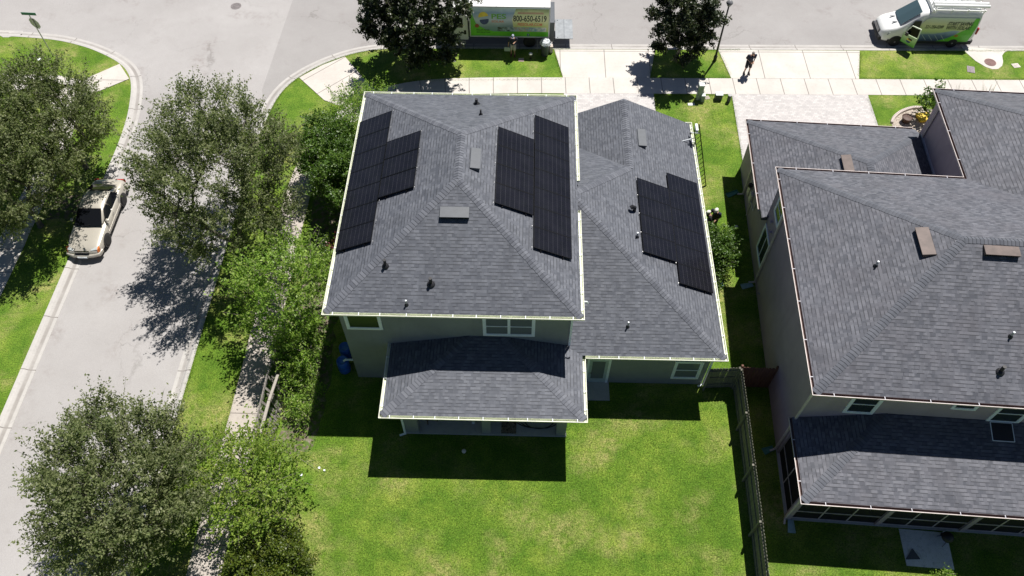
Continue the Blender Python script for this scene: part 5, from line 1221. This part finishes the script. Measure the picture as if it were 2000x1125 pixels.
# ------------------------------------------------------------------ sedan (front towards -y)
paint = plain('paint_champagne', (.53, .495, .43), .32, .25, var=.03, coat=.6); chrome = plain('chrome', (.75, .75, .75), .12, 1); tint = m_glass('tinted_glass', (.008, .009, .012), .05); amber = plain('amber_lens', (.7, .2, .05), .3); redl = plain('red_lens', (.4, .02, .02), .25); lens = plain('headlamp_lens', (.45, .48, .48), .12)
CAR = thing('parked_car', 'champagne four door sedan parked at the kerb half under the left oak', 'car', (-22.88, 27.0, -.12), R(.6))
def ring_body(y, w_, zt, zb, crown, wt=.86):
    """half section mirrored; car half width w_, deck height zt"""
    P = [(0, zt), (w_*.45, zt-crown*.25), (w_*wt, zt-crown), (w_*.975, zt-crown-.09), (w_, zt-crown-.24), (w_*.985, zb+.2), (w_*.95, zb+.04), (w_*.8, zb), (0, zb)]
    R_ = [(x, y, z) for x, z in P]; L_ = [(-x, y, z) for x, z in P[1:-1][::-1]]
    return R_+L_
st = [(-2.52, .62, .52, .34, .04), (-2.47, .76, .62, .26, .05), (-2.36, .86, .70, .22, .05), (-2.05, .905, .78, .2, .05), (-1.5, .925, .86, .2, .05), (-.95, .93, .93, .2, .05), (-.5, .935, .95, .2, .06), (.6, .94, .95, .2, .06), (1.35, .935, .97, .2, .06), (1.7, .93, .99, .2, .06), (2.2, .9, .95, .22, .05), (2.42, .85, .88, .26, .05), (2.5, .74, .78, .34, .05)]
m = MB(); m.loft([ring_body(*q) for q in st]); bo = m.build('body', paint, CAR, smooth=True); ss = bo.modifiers.new('s', 'SUBSURF'); ss.levels = ss.render_levels = 2
def ringc(y, wb, wt, zb, zt): return [(0, y, zt+.015), (wt*.6, y, zt), (wt, y, zt-.05), (wt+.03, y, zt-.1), (wb, y, zb), (-wb, y, zb), (-wt-.03, y, zt-.1), (-wt, y, zt-.05), (-wt*.6, y, zt)]
cb = [(-.98, .8, .74, .9, .93), (-.6, .82, .7, .9, 1.14), (-.2, .84, .66, .9, 1.34), (.05, .85, .64, .9, 1.40), (.5, .85, .635, .9, 1.42), (1.0, .85, .63, .9, 1.39), (1.25, .84, .63, .9, 1.31), (1.55, .82, .68, .9, 1.14), (1.82, .79, .73, .9, .98)]
m = MB(); m.loft([ringc(*q) for q in cb]); co = m.build('cabin', paint, CAR, smooth=True); ss = co.modifiers.new('s', 'SUBSURF'); ss.levels = ss.render_levels = 1
def quad_strip(name, pts, mat, parent, off=.012):
    m = MB(); n = len(pts)//2; c = sum((Vector(p) for p in pts), Vector())/len(pts)
    m.face([Vector(p) for p in pts]); return m.build(name, mat, parent)
# glass: raised slightly off the cabin shell
m = MB(); A = [(-.74, -1.0, .975), (0, -1.06, .975), (.74, -1.0, .975), (.60, -.14, 1.388), (0, -.16, 1.415), (-.60, -.14, 1.388)]
m.face([A[0], A[1], A[4], A[5]]); m.face([A[1], A[2], A[3], A[4]]); m.build('windshield', tint, CAR)
m = MB(); A = [(-.6, 1.2, 1.372), (0, 1.18, 1.395), (.6, 1.2, 1.372), (.7, 1.86, 1.03), (0, 1.92, 1.03), (-.7, 1.86, 1.03)]
m.face([A[0], A[1], A[4], A[5]]); m.face([A[1], A[2], A[3], A[4]]); m.build('rear_window', tint, CAR)
for s in (-1, 1):
    for y0_, y1_, y2_, y3_ in ((-.78, .28, .22, -.16), (.34, 1.32, 1.08, .3)):
        m = MB(); q = [(s*.862, y0_, .985), (s*.872, y1_, .985), (s*.70, y2_, 1.335), (s*.70, y3_, 1.335)]; m.face(q if s > 0 else q[::-1]); m.build('side_window', tint, CAR)
    MB().box(min(s*.86, s*1.02), max(s*.86, s*1.02), -.72, -.56, .96, 1.08).build('mirror', paint, CAR, bevel=.03)
    for yy in (-1.45, 1.38): wheel(CAR, s*.85, yy, .33, .2, s, chrome)
    m = MB(); m.hexa([(s*.45, -2.455, .52), (s*.78, -2.40, .52), (s*.78, -2.2, .52), (s*.45, -2.2, .52), (s*.45, -2.42, .665), (s*.77, -2.34, .675), (s*.77, -2.2, .7), (s*.45, -2.2, .69)]); m.build('headlight', lens, CAR, merge=True, bevel=.01)
    m = MB(); m.hexa([(s*.785, -2.43, .52), (s*.885, -2.28, .52), (s*.8, -2.1, .52), (s*.75, -2.2, .52), (s*.78, -2.36, .665), (s*.875, -2.2, .69), (s*.8, -2.1, .7), (s*.75, -2.2, .69)]); m.build('turn_signal', amber, CAR, merge=True)
    m = MB(); m.box(min(s*.3, s*.84), max(s*.3, s*.84), 2.44, 2.52, .6, .8); m.build('tail_light', redl, CAR, bevel=.02)
    MB().box(min(s*.935, s*.955), max(s*.935, s*.955), -1.0, 1.0, .5, .56).build('side_trim', paint, CAR, bevel=.008)
    for yy in (-.05, .9): MB().box(min(s*.93, s*.955), max(s*.93, s*.955), yy, yy+.16, .78, .81).build('handle', chrome, CAR)
for yy in (-1.45, 1.38):
    for s in (-1, 1):
        m = MB(); m.lathe([(.385, -.02), (.385, .0), (0, .0), ], 28); m.v = [(s*(c_*1+.938), a_+yy, b_+.36) for a_, b_, c_ in m.v]; m.build('wheel_arch', 'black', CAR)
MB().box(-.36, .36, -2.545, -2.46, .5, .64).build('grille', 'black', CAR, bevel=.02); MB().box(-.38, .38, -2.53, -2.44, .645, .665).build('grille_trim', chrome, CAR)
m = MB(); m.loft([[(x*w_, y, z) for x, y, z in ()] for w_ in ()], False) if False else None
m = MB(); m.sweep([(-.9, -2.15), (-.84, -2.45), (-.5, -2.58), (0, -2.62), (.5, -2.58), (.84, -2.45), (.9, -2.15)], [(0, .3), (-.04, .32), (-.05, .44), (-.02, .49), (.06, .49), (.12, .45), (.12, .3), (0, .3)]); m.build('bumper', paint, CAR, smooth=True)
m = MB(); m.sweep([(.9, 2.15), (.85, 2.45), (.5, 2.56), (-.5, 2.56), (-.85, 2.45), (-.9, 2.15)], [(0, .3), (-.04, .32), (-.05, .46), (-.02, .51), (.06, .51), (.12, .47), (.12, .3), (0, .3)]); m.build('bumper', paint, CAR, smooth=True)
MB().box(-.25, .25, -2.68, -2.65, .34, .44).build('number_plate', 'trimw', CAR)
MB().tube([(-.3, -1.04, .99), (.15, -.98, 1.03)], .012, 6).build('wiper', 'black', CAR)

# ------------------------------------------------------------------ box truck
TX0, TX1, TY, TZ0, TZ1 = -3.6, 1.46, 42.2, .82, 3.08
white = plain('paint_white', (.82, .83, .82), .35, var=.03, coat=.3); under = plain('chassis_black', (.02, .02, .022), .7)
T = thing('box_truck', 'white box truck with a green and blue solar advertisement on its side', 'truck', (TX0, TY, -.12)); TO = (TX0, TY, -.12)
MB().box(TX0, TX1, TY, TY+2.35, TZ0, TZ1).build('cargo_box', white, T, TO, bevel=.02)
for z in (TZ0, TZ1-.07): MB().box(TX0-.01, TX1+.01, TY-.012, TY-.001, z, z+.075).build('side_rail', 'flash', T, TO)
for x in (TX0-.01, TX1-.06): MB().box(x, x+.07, TY-.013, TY-.001, TZ0+.075, TZ1-.07).build('corner_post', 'soffit', T, TO)
for x in (-1.9, -.25, 1.1): MB().box(x-.015, x+.015, TY+.02, TY+2.3, TZ1+.001, TZ1+.02).build('roof_rib', 'flash', T, TO)
MB().box(TX0, TX1, TY+.35, TY+2.0, .5, TZ0-.001).box(TX0-2.0, TX0, TY+.55, TY+1.8, .35, .7).build('chassis', under, T, TO)
for x in (TX0-1.15, TX1-1.25):
    for y, s in ((TY+.32, -1), (TY+2.05, 1)):
        w0 = MB(); r0 = .4
        prof = [(r0*.6, -.12), (r0*.93, -.12), (r0, -.09), (r0, .09), (r0*.93, .12), (r0*.6, .12)]
        w0.lathe(prof, 24); w0.v = [(a_+x, s*c_+y, b_+r0-.12) for a_, b_, c_ in w0.v]; wo = w0.build('wheel', 'rubber', T, TO, smooth=True)
        w0 = MB(); w0.lathe([(r0*.6, 0), (r0*.5, .06), (r0*.2, .1), (0, .1)], 20); w0.v = [(a_+x, s*c_+y, b_+r0-.12) for a_, b_, c_ in w0.v]; w0.build('rim', white, wo, TO, smooth=True)
# cab
cp = [(-.12, .55), (-.12, 2.15), (-.35, 2.3), (-1.1, 2.25), (-1.75, 1.5), (-1.95, 1.2), (-2.1, .8), (-2.1, .4), (-.12, .4)]
m = MB(); A = [(TX0+x, TY+.2, z) for x, z in cp]; B = [(TX0+x, TY+2.1, z) for x, z in cp]
m.face(A); m.face(B[::-1])
for k in range(len(cp)): m.face([A[(k+1) % len(cp)], A[k], B[k], B[(k+1) % len(cp)]])
m.build('cab', white, T, TO, merge=True, bevel=.05)
m = MB(); m.face([(TX0-.45, TY+.19, 1.35), (TX0-.45, TY+.19, 2.05), (TX0-1.1, TY+.19, 2.05), (TX0-1.55, TY+.19, 1.35)][::-1]); m.build('side_window', tint, T, TO)
m = MB(); m.face([(TX0-1.78, TY+.35, 1.52), (TX0-1.78, TY+1.95, 1.52), (TX0-1.13, TY+1.85, 2.25), (TX0-1.13, TY+.45, 2.25)]); m.build('windshield', tint, T, TO)
MB().box(TX0-.4, TX0-.25, TY+.18, TY+.199, .85, 1.15).build('fuel_cap', 'black', T, TO); MB().box(TX0-1.6, TX0-1.45, TY-.12, TY+.1, 1.3, 1.65).build('mirror', 'black', T, TO, bevel=.02)
MB().box(TX0-1.6, TX0-.3, TY+.1, TY+.2, .3, .36).build('step', 'alu', T, TO)
# mural
def grad(name, stops, axis='z', lo=0, hi=1, nz=.0, sc=4, extra=None):
    t = NT(name); sx = t.n('SeparateXYZ', i0=t.objc()); f = t.mapr(sx.outputs['xyz'.index(axis)], lo, hi, 0, 1)
    if nz: f = t.math('ADD', f, t.math('MULTIPLY', t.math('SUBTRACT', t.noise(sc, 4, .6, t.objc()), .5), nz))
    c = t.ramp(f, stops); return t.fin(c, .35, 0, .4)
z0, z1 = TZ0+.12-TO[2], TZ1-.1-TO[2]
def mural_poly(name, pts, d, mat, parent=None):
    m = MB(); m.face([(TX0+x*5.06, TY-d, TZ0+.08+z*(TZ1-TZ0-.155)) for x, z in pts]); return m.build(name, mat, parent or T, TO)
mu = mural_poly('side_mural', [(.012, 0), (.987, 0), (.987, 1), (.012, 1)], .004, grad('mural_sky', [(0, (.1, .3, .22)), (.3, (.22, .32, .36)), (.6, (.55, .62, .72)), (.8, (.26, .38, .62)), (1, (.58, .7, .8))], 'z', z0, z1, .35, 1.2))
mural_poly('mural_glow', [(.56, .14), (.986, .14), (.986, .97), (.58, .97), (.53, .6)], .006, grad('mural_glow', [(0, (.16, .38, .05)), (.35, (.6, .65, .25)), (.62, (.82, .8, .55)), (.85, (.6, .66, .36)), (1, (.22, .28, .16))], 'z', z0, z1, .25, 3), mu)
gm_ = plain('mural_green', (.12, .52, .03), .35, var=.15, sc=2)
cur = [(.013, .98), (.035, .98), (.045, .7), (.08, .45), (.14, .33), (.2, .24), (.3, .17), (.5, .17), (.986, .17), (.986, .01), (.013, .01)]
mural_poly('mural_green_band', cur, .008, gm_, mu)
mural_poly('mural_house_strip', [(.35, .18), (.96, .18), (.96, .33), (.35, .33)], .010, grad('mural_houses', [(0, (.05, .07, .06)), (.35, (.4, .55, .62)), (.5, (.5, .36, .24)), (.62, (.2, .36, .5)), (1, (.7, .7, .6))], 'x', 1.8, 4.9, 1.4, 5), mu)
yl = plain('logo_yellow', (.85, .62, .06), .4); nb_ = plain('logo_blue', (.03, .05, .2), .4, var=.6, sc=25)
def ell(cx, cz, a, b, t0, t1, n=14): return [(cx+a*math.cos(R(t0+(t1-t0)*k/n)), cz+b*math.sin(R(t0+(t1-t0)*k/n))) for k in range(n+1)]
mural_poly('logo_sun', ell(.175, .68, .062, .17, 10, 190), .010, yl, mu); mural_poly('logo_panels', ell(.185, .57, .057, .16, 180, 375), .011, nb_, mu)
mural_poly('badge', ell(.092, .36, .028, .068, 0, 345, 16), .010, plain('badge_red', (.3, .06, .03), .4, var=.4, sc=30), mu)
MT = lambda x, z, d: Matrix.Translation((x*5.06, -d, TZ0+.08-TO[2]+z*(TZ1-TZ0-.155))) @ Matrix.Rotation(R(90), 4, 'X')
pg = plain('letter_green', (.14, .42, .05), .4); dk_ = plain('letter_dark', (.02, .035, .02), .4); orr = plain('letter_orange', (.75, .22, .12), .4)
text('PES', .5, pg, T, MT(.27, .62, .012), bold=.012, sx=1.3); text('SOLAR', .2, orr, T, MT(.275, .49, .012), sx=1.3, bold=.004)
text('800-650-6519', .6, dk_, T, MT(.545, .54, .012), bold=.012, sx=.62); text('PESSOLAR.COM', .27, orr, T, MT(.6, .39, .012), bold=.008, sx=.82)
mural_poly('mural_pale_band', [(.6, .79), (.92, .79), (.92, .86), (.6, .86)], .010, plain('mural_peach', (.55, .36, .26), .5, var=.25, sc=20), mu)
text('SOLAR PANEL', .16, dk_, T, MT(.085, .19, .012), sx=.85, bold=.003); text('INSTALLATION', .15, dk_, T, MT(.085, .11, .012), sx=.85, bold=.003)
MB().box(TX0+.72*5.06, TX0+.72*5.06+.16, TY-.012, TY-.0085, TZ0+.13, TZ0+.3).build('social_badge', plain('badge_blue', (.02, .09, .2), .4), T, TO); text('f', .17, MAT['trimw'], T, MT(.732, .035, .014))
# lift gate
MB().box(TX1+.02, TX1+.32, TY+.1, TY+2.25, .45, 1.9).build('rear_frame', 'vent', T, TO)
lg = plain('liftgate_grey', (.27, .29, .31), .5, var=.2, sc=3)
m = MB(); m.box(TX1+.42, TX1+1.55, TY+.25, TY+2.25, .55, .6); m.build('lift_platform', lg, T, TO, bevel=.01)
for y in (TY+.35, TY+2.1): MB().bar((TX1+.2, y, .5), (TX1+.6, y, .57), .08).build('lift_arm', under, T, TO)
MB().box(TX1+.98, TX1+1.0, TY+.26, TY+2.24, .601, .612).build('hinge', 'vent', T, TO)
# bins beside the truck
p = Vector((1.22, 41.55, 0)); r_ = thing('trash_can', 'tall dark grey round trash can with a white bag bulging out beside the truck', 'trash can', p)
MB().lathe([(.2, 0), (.22, .02), (.27, .8), (.3, .82), (.3, .88), (.26, .88), (.25, .8), (0, .8)], 22).build('bin', plain('bin_grey', (.07, .085, .1), .55), r_, smooth=True)
rr_ = random.Random(3); m = MB(); m.lathe([(.3, .84), (.33, .95), (.27, 1.08), (.15, 1.16), (0, 1.18)], 16); m.v = [(x*(1+rr_.uniform(-.18, .18)), y*(1+rr_.uniform(-.18, .18)), z+rr_.uniform(-.03, .03)) for x, y, z in m.v]; m.build('bag', plain('bag_white', (.75, .8, .82), .4, var=.1), r_, merge=True)
for s in (-1, 1): MB().tube([(s*.28, -.06, .72), (s*.35, 0, .72), (s*.28, .06, .72)], .015, 6).build('handle', 'black', r_)
r_ = thing('cardboard_box', 'pale tall cardboard box right of the trash can at the truck rear', 'box', (1.62, 41.85, 0), .1); MB().box(-.1, .1, -.12, .12, 0, .5).build('carton', plain('carton', (.62, .54, .48), .8), r_); MB().box(-.1, .1, -.02, .02, .5, .503).build('tape', 'lumber', r_)
r_ = thing('yard_marker', 'short dark post with a round grey top in the truck shadow', 'marker', (.3, 41.15, 0)); MB().tube([(0, 0, 0), (0, 0, .35)], .06, 10).build('post', 'black', r_); MB().lathe([(.12, .35), (.13, .38), (.1, .43), (0, .44)], 18).build('cap', 'soffit', r_)
o = MB().box(-.17, .17, -.16, .16, .005, .02).build('meter_lid', plain('lid_pink', (.6, .42, .42), .8)); p = at(1018, 117); o.location = (p.x, p.y, 0); tag(o, 'pinkish square meter lid at the edge of the truck shadow', 'utility cover')
r_ = thing('thin_stake', 'thin pale stake standing in the truck shadow right of the worker', 'stake', (.72, 41.75, 0)); MB().tube([(0, 0, 0), (.0, 0, 1.0)], .012, 6).build('rod', 'alu', r_)

# ------------------------------------------------------------------ cargo van (front towards -x; local +x = van forward, so rz = pi; its left side is local +y)
VAN = thing('cargo_van', 'white cargo van with green and blue solar lettering and an open front door', 'van', (25.95, 44.12, -.12), math.pi-.012)
# local coords: x forward, y left (towards camera after turning), z up
def vring(x, w_, wt, zb, zbelt, zs, zt):
    P = [(0, zb), (w_*.9, zb), (w_, zb+.12), (w_*1.0, zbelt), (wt, zs), (wt-.12, zt-.03), (0, zt)]
    return [(x, y, z) for y, z in P]+[(x, -y, z) for y, z in P[1:-1][::-1]]
vs_ = [(3.02, .6, .5, .42, .6, .75, .82), (2.95, .84, .72, .32, .66, .92, 1.0), (2.75, .96, .82, .3, .8, 1.08, 1.18), (2.3, 1.0, .88, .3, .9, 1.2, 1.3), (1.9, 1.01, .9, .3, .95, 1.3, 1.42), (1.5, 1.015, .88, .3, .98, 1.62, 1.8), (1.1, 1.02, .86, .3, 1.0, 1.95, 2.18), (.75, 1.02, .85, .3, 1.0, 2.15, 2.42), (.3, 1.02, .85, .3, 1.0, 2.22, 2.5), (-1, 1.02, .85, .3, 1.0, 2.25, 2.54), (-2.3, 1.02, .85, .32, 1.0, 2.25, 2.54), (-2.85, 1.0, .83, .38, 1.0, 2.2, 2.48), (-2.93, .95, .78, .45, 1.0, 2.1, 2.38)]
m = MB(); m.loft([vring(*q) for q in vs_]); vb = m.build('body', white, VAN, smooth=True)
ss = vb.modifiers.new('s', 'SUBSURF'); ss.levels = ss.render_levels = 2
m = MB(); q = [(1.92, .72, 1.44), (1.98, 0, 1.47), (1.92, -.72, 1.44), (.9, -.66, 2.36), (.93, 0, 2.405), (.9, .66, 2.36)]
q = [(x+.03, y, z+.02) for x, y, z in q]; m.face([q[0], q[1], q[4], q[5]]); m.face([q[1], q[2], q[3], q[4]]); m.build('windshield', m_glass('windshield_glass', (.06, .1, .12), .05), VAN)
MB().box(2.72, 3.07, -.86, .86, .34, .6).box(-3.0, -2.85, -.95, .95, .32, .55).build('bumper', under, VAN, bevel=.05)
MB().box(2.93, 3.05, -.5, .5, .66, .9).build('grille', under, VAN, bevel=.03)
for z in (.72, .79, .86): MB().box(3.052, 3.06, -.45, .45, z-.012, z+.012).build('grille_bar', chrome, VAN)
for s in (-1, 1):
    m = MB(); m.hexa([(2.6, s*.98, .82), (2.96, s*.68, .8), (2.7, s*.6, .8), (2.4, s*.7, .82), (2.5, s*.95, 1.0), (2.86, s*.66, 1.0), (2.6, s*.6, 1.05), (2.3, s*.7, 1.05)]); m.build('headlight', lens, VAN, merge=True, bevel=.01)
    MB().box(-3.0, -2.9, min(s*.82, s*.95), max(s*.82, s*.95), 1.0, 1.45).build('tail_light', redl, VAN, bevel=.01)
    MB().box(2.05, 2.35, s*.3-.05, s*.3+.05, 1.365, 1.375).build('hood_vent', 'vent', VAN)
for xx in (1.98, -1.7):
    for s in (-1, 1):
        r0 = .35; w0 = MB(); w0.lathe([(r0*.6, -.11), (r0*.93, -.11), (r0, -.08), (r0, .08), (r0*.93, .11), (r0*.6, .11)], 26); w0.v = [(a_+xx, s*(c_+.93), b_+r0) for a_, b_, c_ in w0.v]; wo = w0.build('wheel', 'rubber', VAN, smooth=True)
        w0 = MB(); w0.lathe([(r0*.62, .03), (r0*.58, .1), (r0*.5, .07), (r0*.2, .09), (r0*.15, .12), (0, .12)], 20); w0.v = [(a_+xx, s*(c_+.93), b_+r0) for a_, b_, c_ in w0.v]; w0.build('rim', plain('steel_rim', (.25, .25, .26), .4, .7), wo, smooth=True)
        w0 = MB(); w0.lathe([(.43, .005), (.43, .0), (0, 0)], 28); w0.v = [(a_+xx, s*(c_+1.008), max(b_+r0+.03, .31)) for a_, b_, c_ in w0.v]; w0.build('wheel_arch', 'black', VAN)
m = MB(); m.box(-2.9, 2.5, .96, 1.036, .3, .5); m.build('side_skirt', under, VAN)
def vy(z): return 1.028 if z < 1.0 else 1.028-(z-1.0)*(.17/1.25)
VL = 2.86-.82+0
def vp(u, z, d=.006):  # u: 0 front (x=.75) .. 1 rear (x=-2.86)
    return (.80-u*3.64, vy(z)+d, z)
def vpoly(name, pts, d, mat, par):
    # split at the belt so that the wrap follows the side
    m = MB(); lo = []; hi = []
    zc = 1.0; n = len(pts)
    def clip(keep_hi):
        out = []
        for i in range(n):
            a, b = pts[i], pts[(i+1) % n]; ia = (a[1] >= zc) == keep_hi or a[1] == zc; ib = (b[1] >= zc) == keep_hi or b[1] == zc
            if ia: out.append(a)
            if (a[1]-zc)*(b[1]-zc) < 0: t = (zc-a[1])/(b[1]-a[1]); out.append((a[0]+(b[0]-a[0])*t, zc))
        return out
    for k in (True, False):
        q = clip(k)
        if len(q) > 2: m.face([vp(u, z, d) for u, z in q])
    return m.build(name, mat, par)
base_w = vpoly('side_wrap', [(0, .46), (0, 1.7), (.06, 2.02), (.14, 2.16), (.97, 2.16), (.975, 1.6), (.95, .9), (.93, .5)], .006, grad('wrap_base', [(0, (.04, .09, .2)), (.25, (.12, .22, .38)), (.42, (.55, .66, .3)), (.7, (.72, .72, .42)), (1, (.62, .72, .66))], 'z', .5, 2.2, .12, 1.5), VAN)
vpoly('wrap_blue_band', [(0, .5), (0, .98), (.3, 1.05), (.62, 1.3), (.72, 1.25), (.6, .85), (.45, .62), (.4, .5)], .009, grad('wrap_blue', [(0, (.03, .05, .13)), (.5, (.1, .16, .32)), (1, (.4, .52, .68))], 'z', .5, 1.35, .3, 3), base_w)
vpoly('wrap_green_swoosh', [(.38, .5), (.55, .75), (.7, 1.12), (.85, 1.5), (.9, 2.15), (.97, 2.16), (.975, 1.6), (.95, .9), (.93, .5)], .011, gm_, base_w)
for k in range(4): vpoly('wrap_streak', [(.08+k*.11, .98), (.09+k*.11, .98), (.2+k*.11, .56), (.19+k*.11, .56)], .012, plain('streak', (.4, .45, .52), .4), base_w)
vpoly('badge', [(.66, .85), (.71, .85), (.725, .95), (.71, 1.02), (.66, 1.02), (.65, .93)], .014, plain('badge_amber', (.4, .16, .03), .4), base_w)
def VM(u, z, d):
    th = math.atan2(.17, 1.25)
    x, y, zz = vp(u, z, d)
    return Matrix.Translation((x, y, zz)) @ Matrix.Rotation(math.pi, 4, 'Z') @ Matrix.Rotation(R(90), 4, 'X') @ Matrix.Rotation(-th, 4, 'X')
text('START SAVING', .33, dk_, VAN, VM(.45, 1.66, .016), shear=.35, bold=.01, sx=.72); text('WITH SOLAR!', .33, dk_, VAN, VM(.445, 1.38, .016), shear=.35, bold=.01, sx=.76)
text('321-356-0249', .31, dk_, VAN, VM(.08, 1.42, .016), shear=.3, bold=.006, sx=.66)
# door opening and open door
m = MB(); m.face([(1.62, 1.036, .5), (.82, 1.036, .5), (.82, 1.036, 1.0), (1.62, 1.036, 1.0)]); m.face([(1.62, 1.036, 1.0), (.82, 1.036, 1.0), (.82, .92, 1.9), (1.25, .92, 1.9)]); m.build('door_opening', 'black', VAN)
dr = bpy.data.objects.new('front_door', None)
bpy.data.objects.remove(dr)
mg = grad('door_wrap', [(0, (.12, .5, .05)), (.45, (.5, .72, .35)), (1, (.75, .82, .68))], 'z', -.5, .5)
m = MB(); m.hexa([(0, -.03, -.5), (-.98, -.03, -.5), (-.98, .03, -.5), (0, .03, -.5), (0, -.03, .12), (-.98, -.03, .18), (-.98, .03, .18), (0, .03, .12)])
for a, b in (((0, 0, .12), (-.32, -.03, .78)), ((-.32, -.03, .78), (-.9, -.03, .84)), ((-.9, -.03, .84), (-.97, 0, .18))): m.bar(a, b, .06, .05, (0, 1, 0))
DO = m.build('door', mg, VAN, label='open green and white front door'); DO.location = (1.68, 1.04, .98); DO.rotation_euler = (0, 0, -R(48))
m = MB(); m.face([(-.05, .0, .14), (-.33, 0, .76), (-.88, 0, .81), (-.94, 0, .2)]); m.build('side_window', tint, DO)
m = MB(); m.box(-.9, -.08, .031, .05, -.45, .05); m.build('door_panel', mg, DO); MB().box(-.7, -.45, .051, .07, -.1, .0).build('handle', 'black', DO)
MB().box(-.35, -.15, .035, .2, .12, .35).build('mirror', 'black', DO, bevel=.02)
m = MB(); m.face([(a*.6-.5, .033, b*.8-.16) for a, b in ell(0, 0, .28, .16, 0, 180)]); m.v = [(x, .053, z) for x, y, z in m.v]; m.build('logo_sun', yl, DO)
m = MB(); m.face([(a*.6-.5, .053, b*.8-.2) for a, b in ell(0, 0, .26, .16, 180, 360)]); m.build('logo_panels', nb_, DO)
# roof rack with conduit carrier
for y in (-.78, .78): MB().box(-2.9, .25, y-.03, y+.03, 2.60, 2.66).build('rack_rail', white, VAN)
for x in (.2, -.8, -1.8, -2.8):
    MB().box(x-.025, x+.025, -.82, .82, 2.661, 2.70).build('rack_bar', white, VAN)
    for y in (-.78, .78): MB().box(x-.025, x+.025, y-.02, y+.02, 2.4, 2.6).build('rack_foot', white, VAN)
for y in (.55, .28): MB().tube([(.35, y, 2.80), (-3.1, y, 2.80)], .1, 14).build('conduit_tube', white, VAN)
for y in (-.25, -.6): MB().box(-2.95, .3, y-.03, y+.03, 2.71, 2.77).build('ladder_rail', 'alu', VAN)
for k in range(11): MB().tube([(.2-k*.3, -.6, 2.74), (.2-k*.3, -.25, 2.74)], .015, 6).build('ladder_rung', 'alu', VAN)
MB().box(.3, .42, -.85, .85, 2.45, 2.7).build('wind_deflector', white, VAN, bevel=.02)
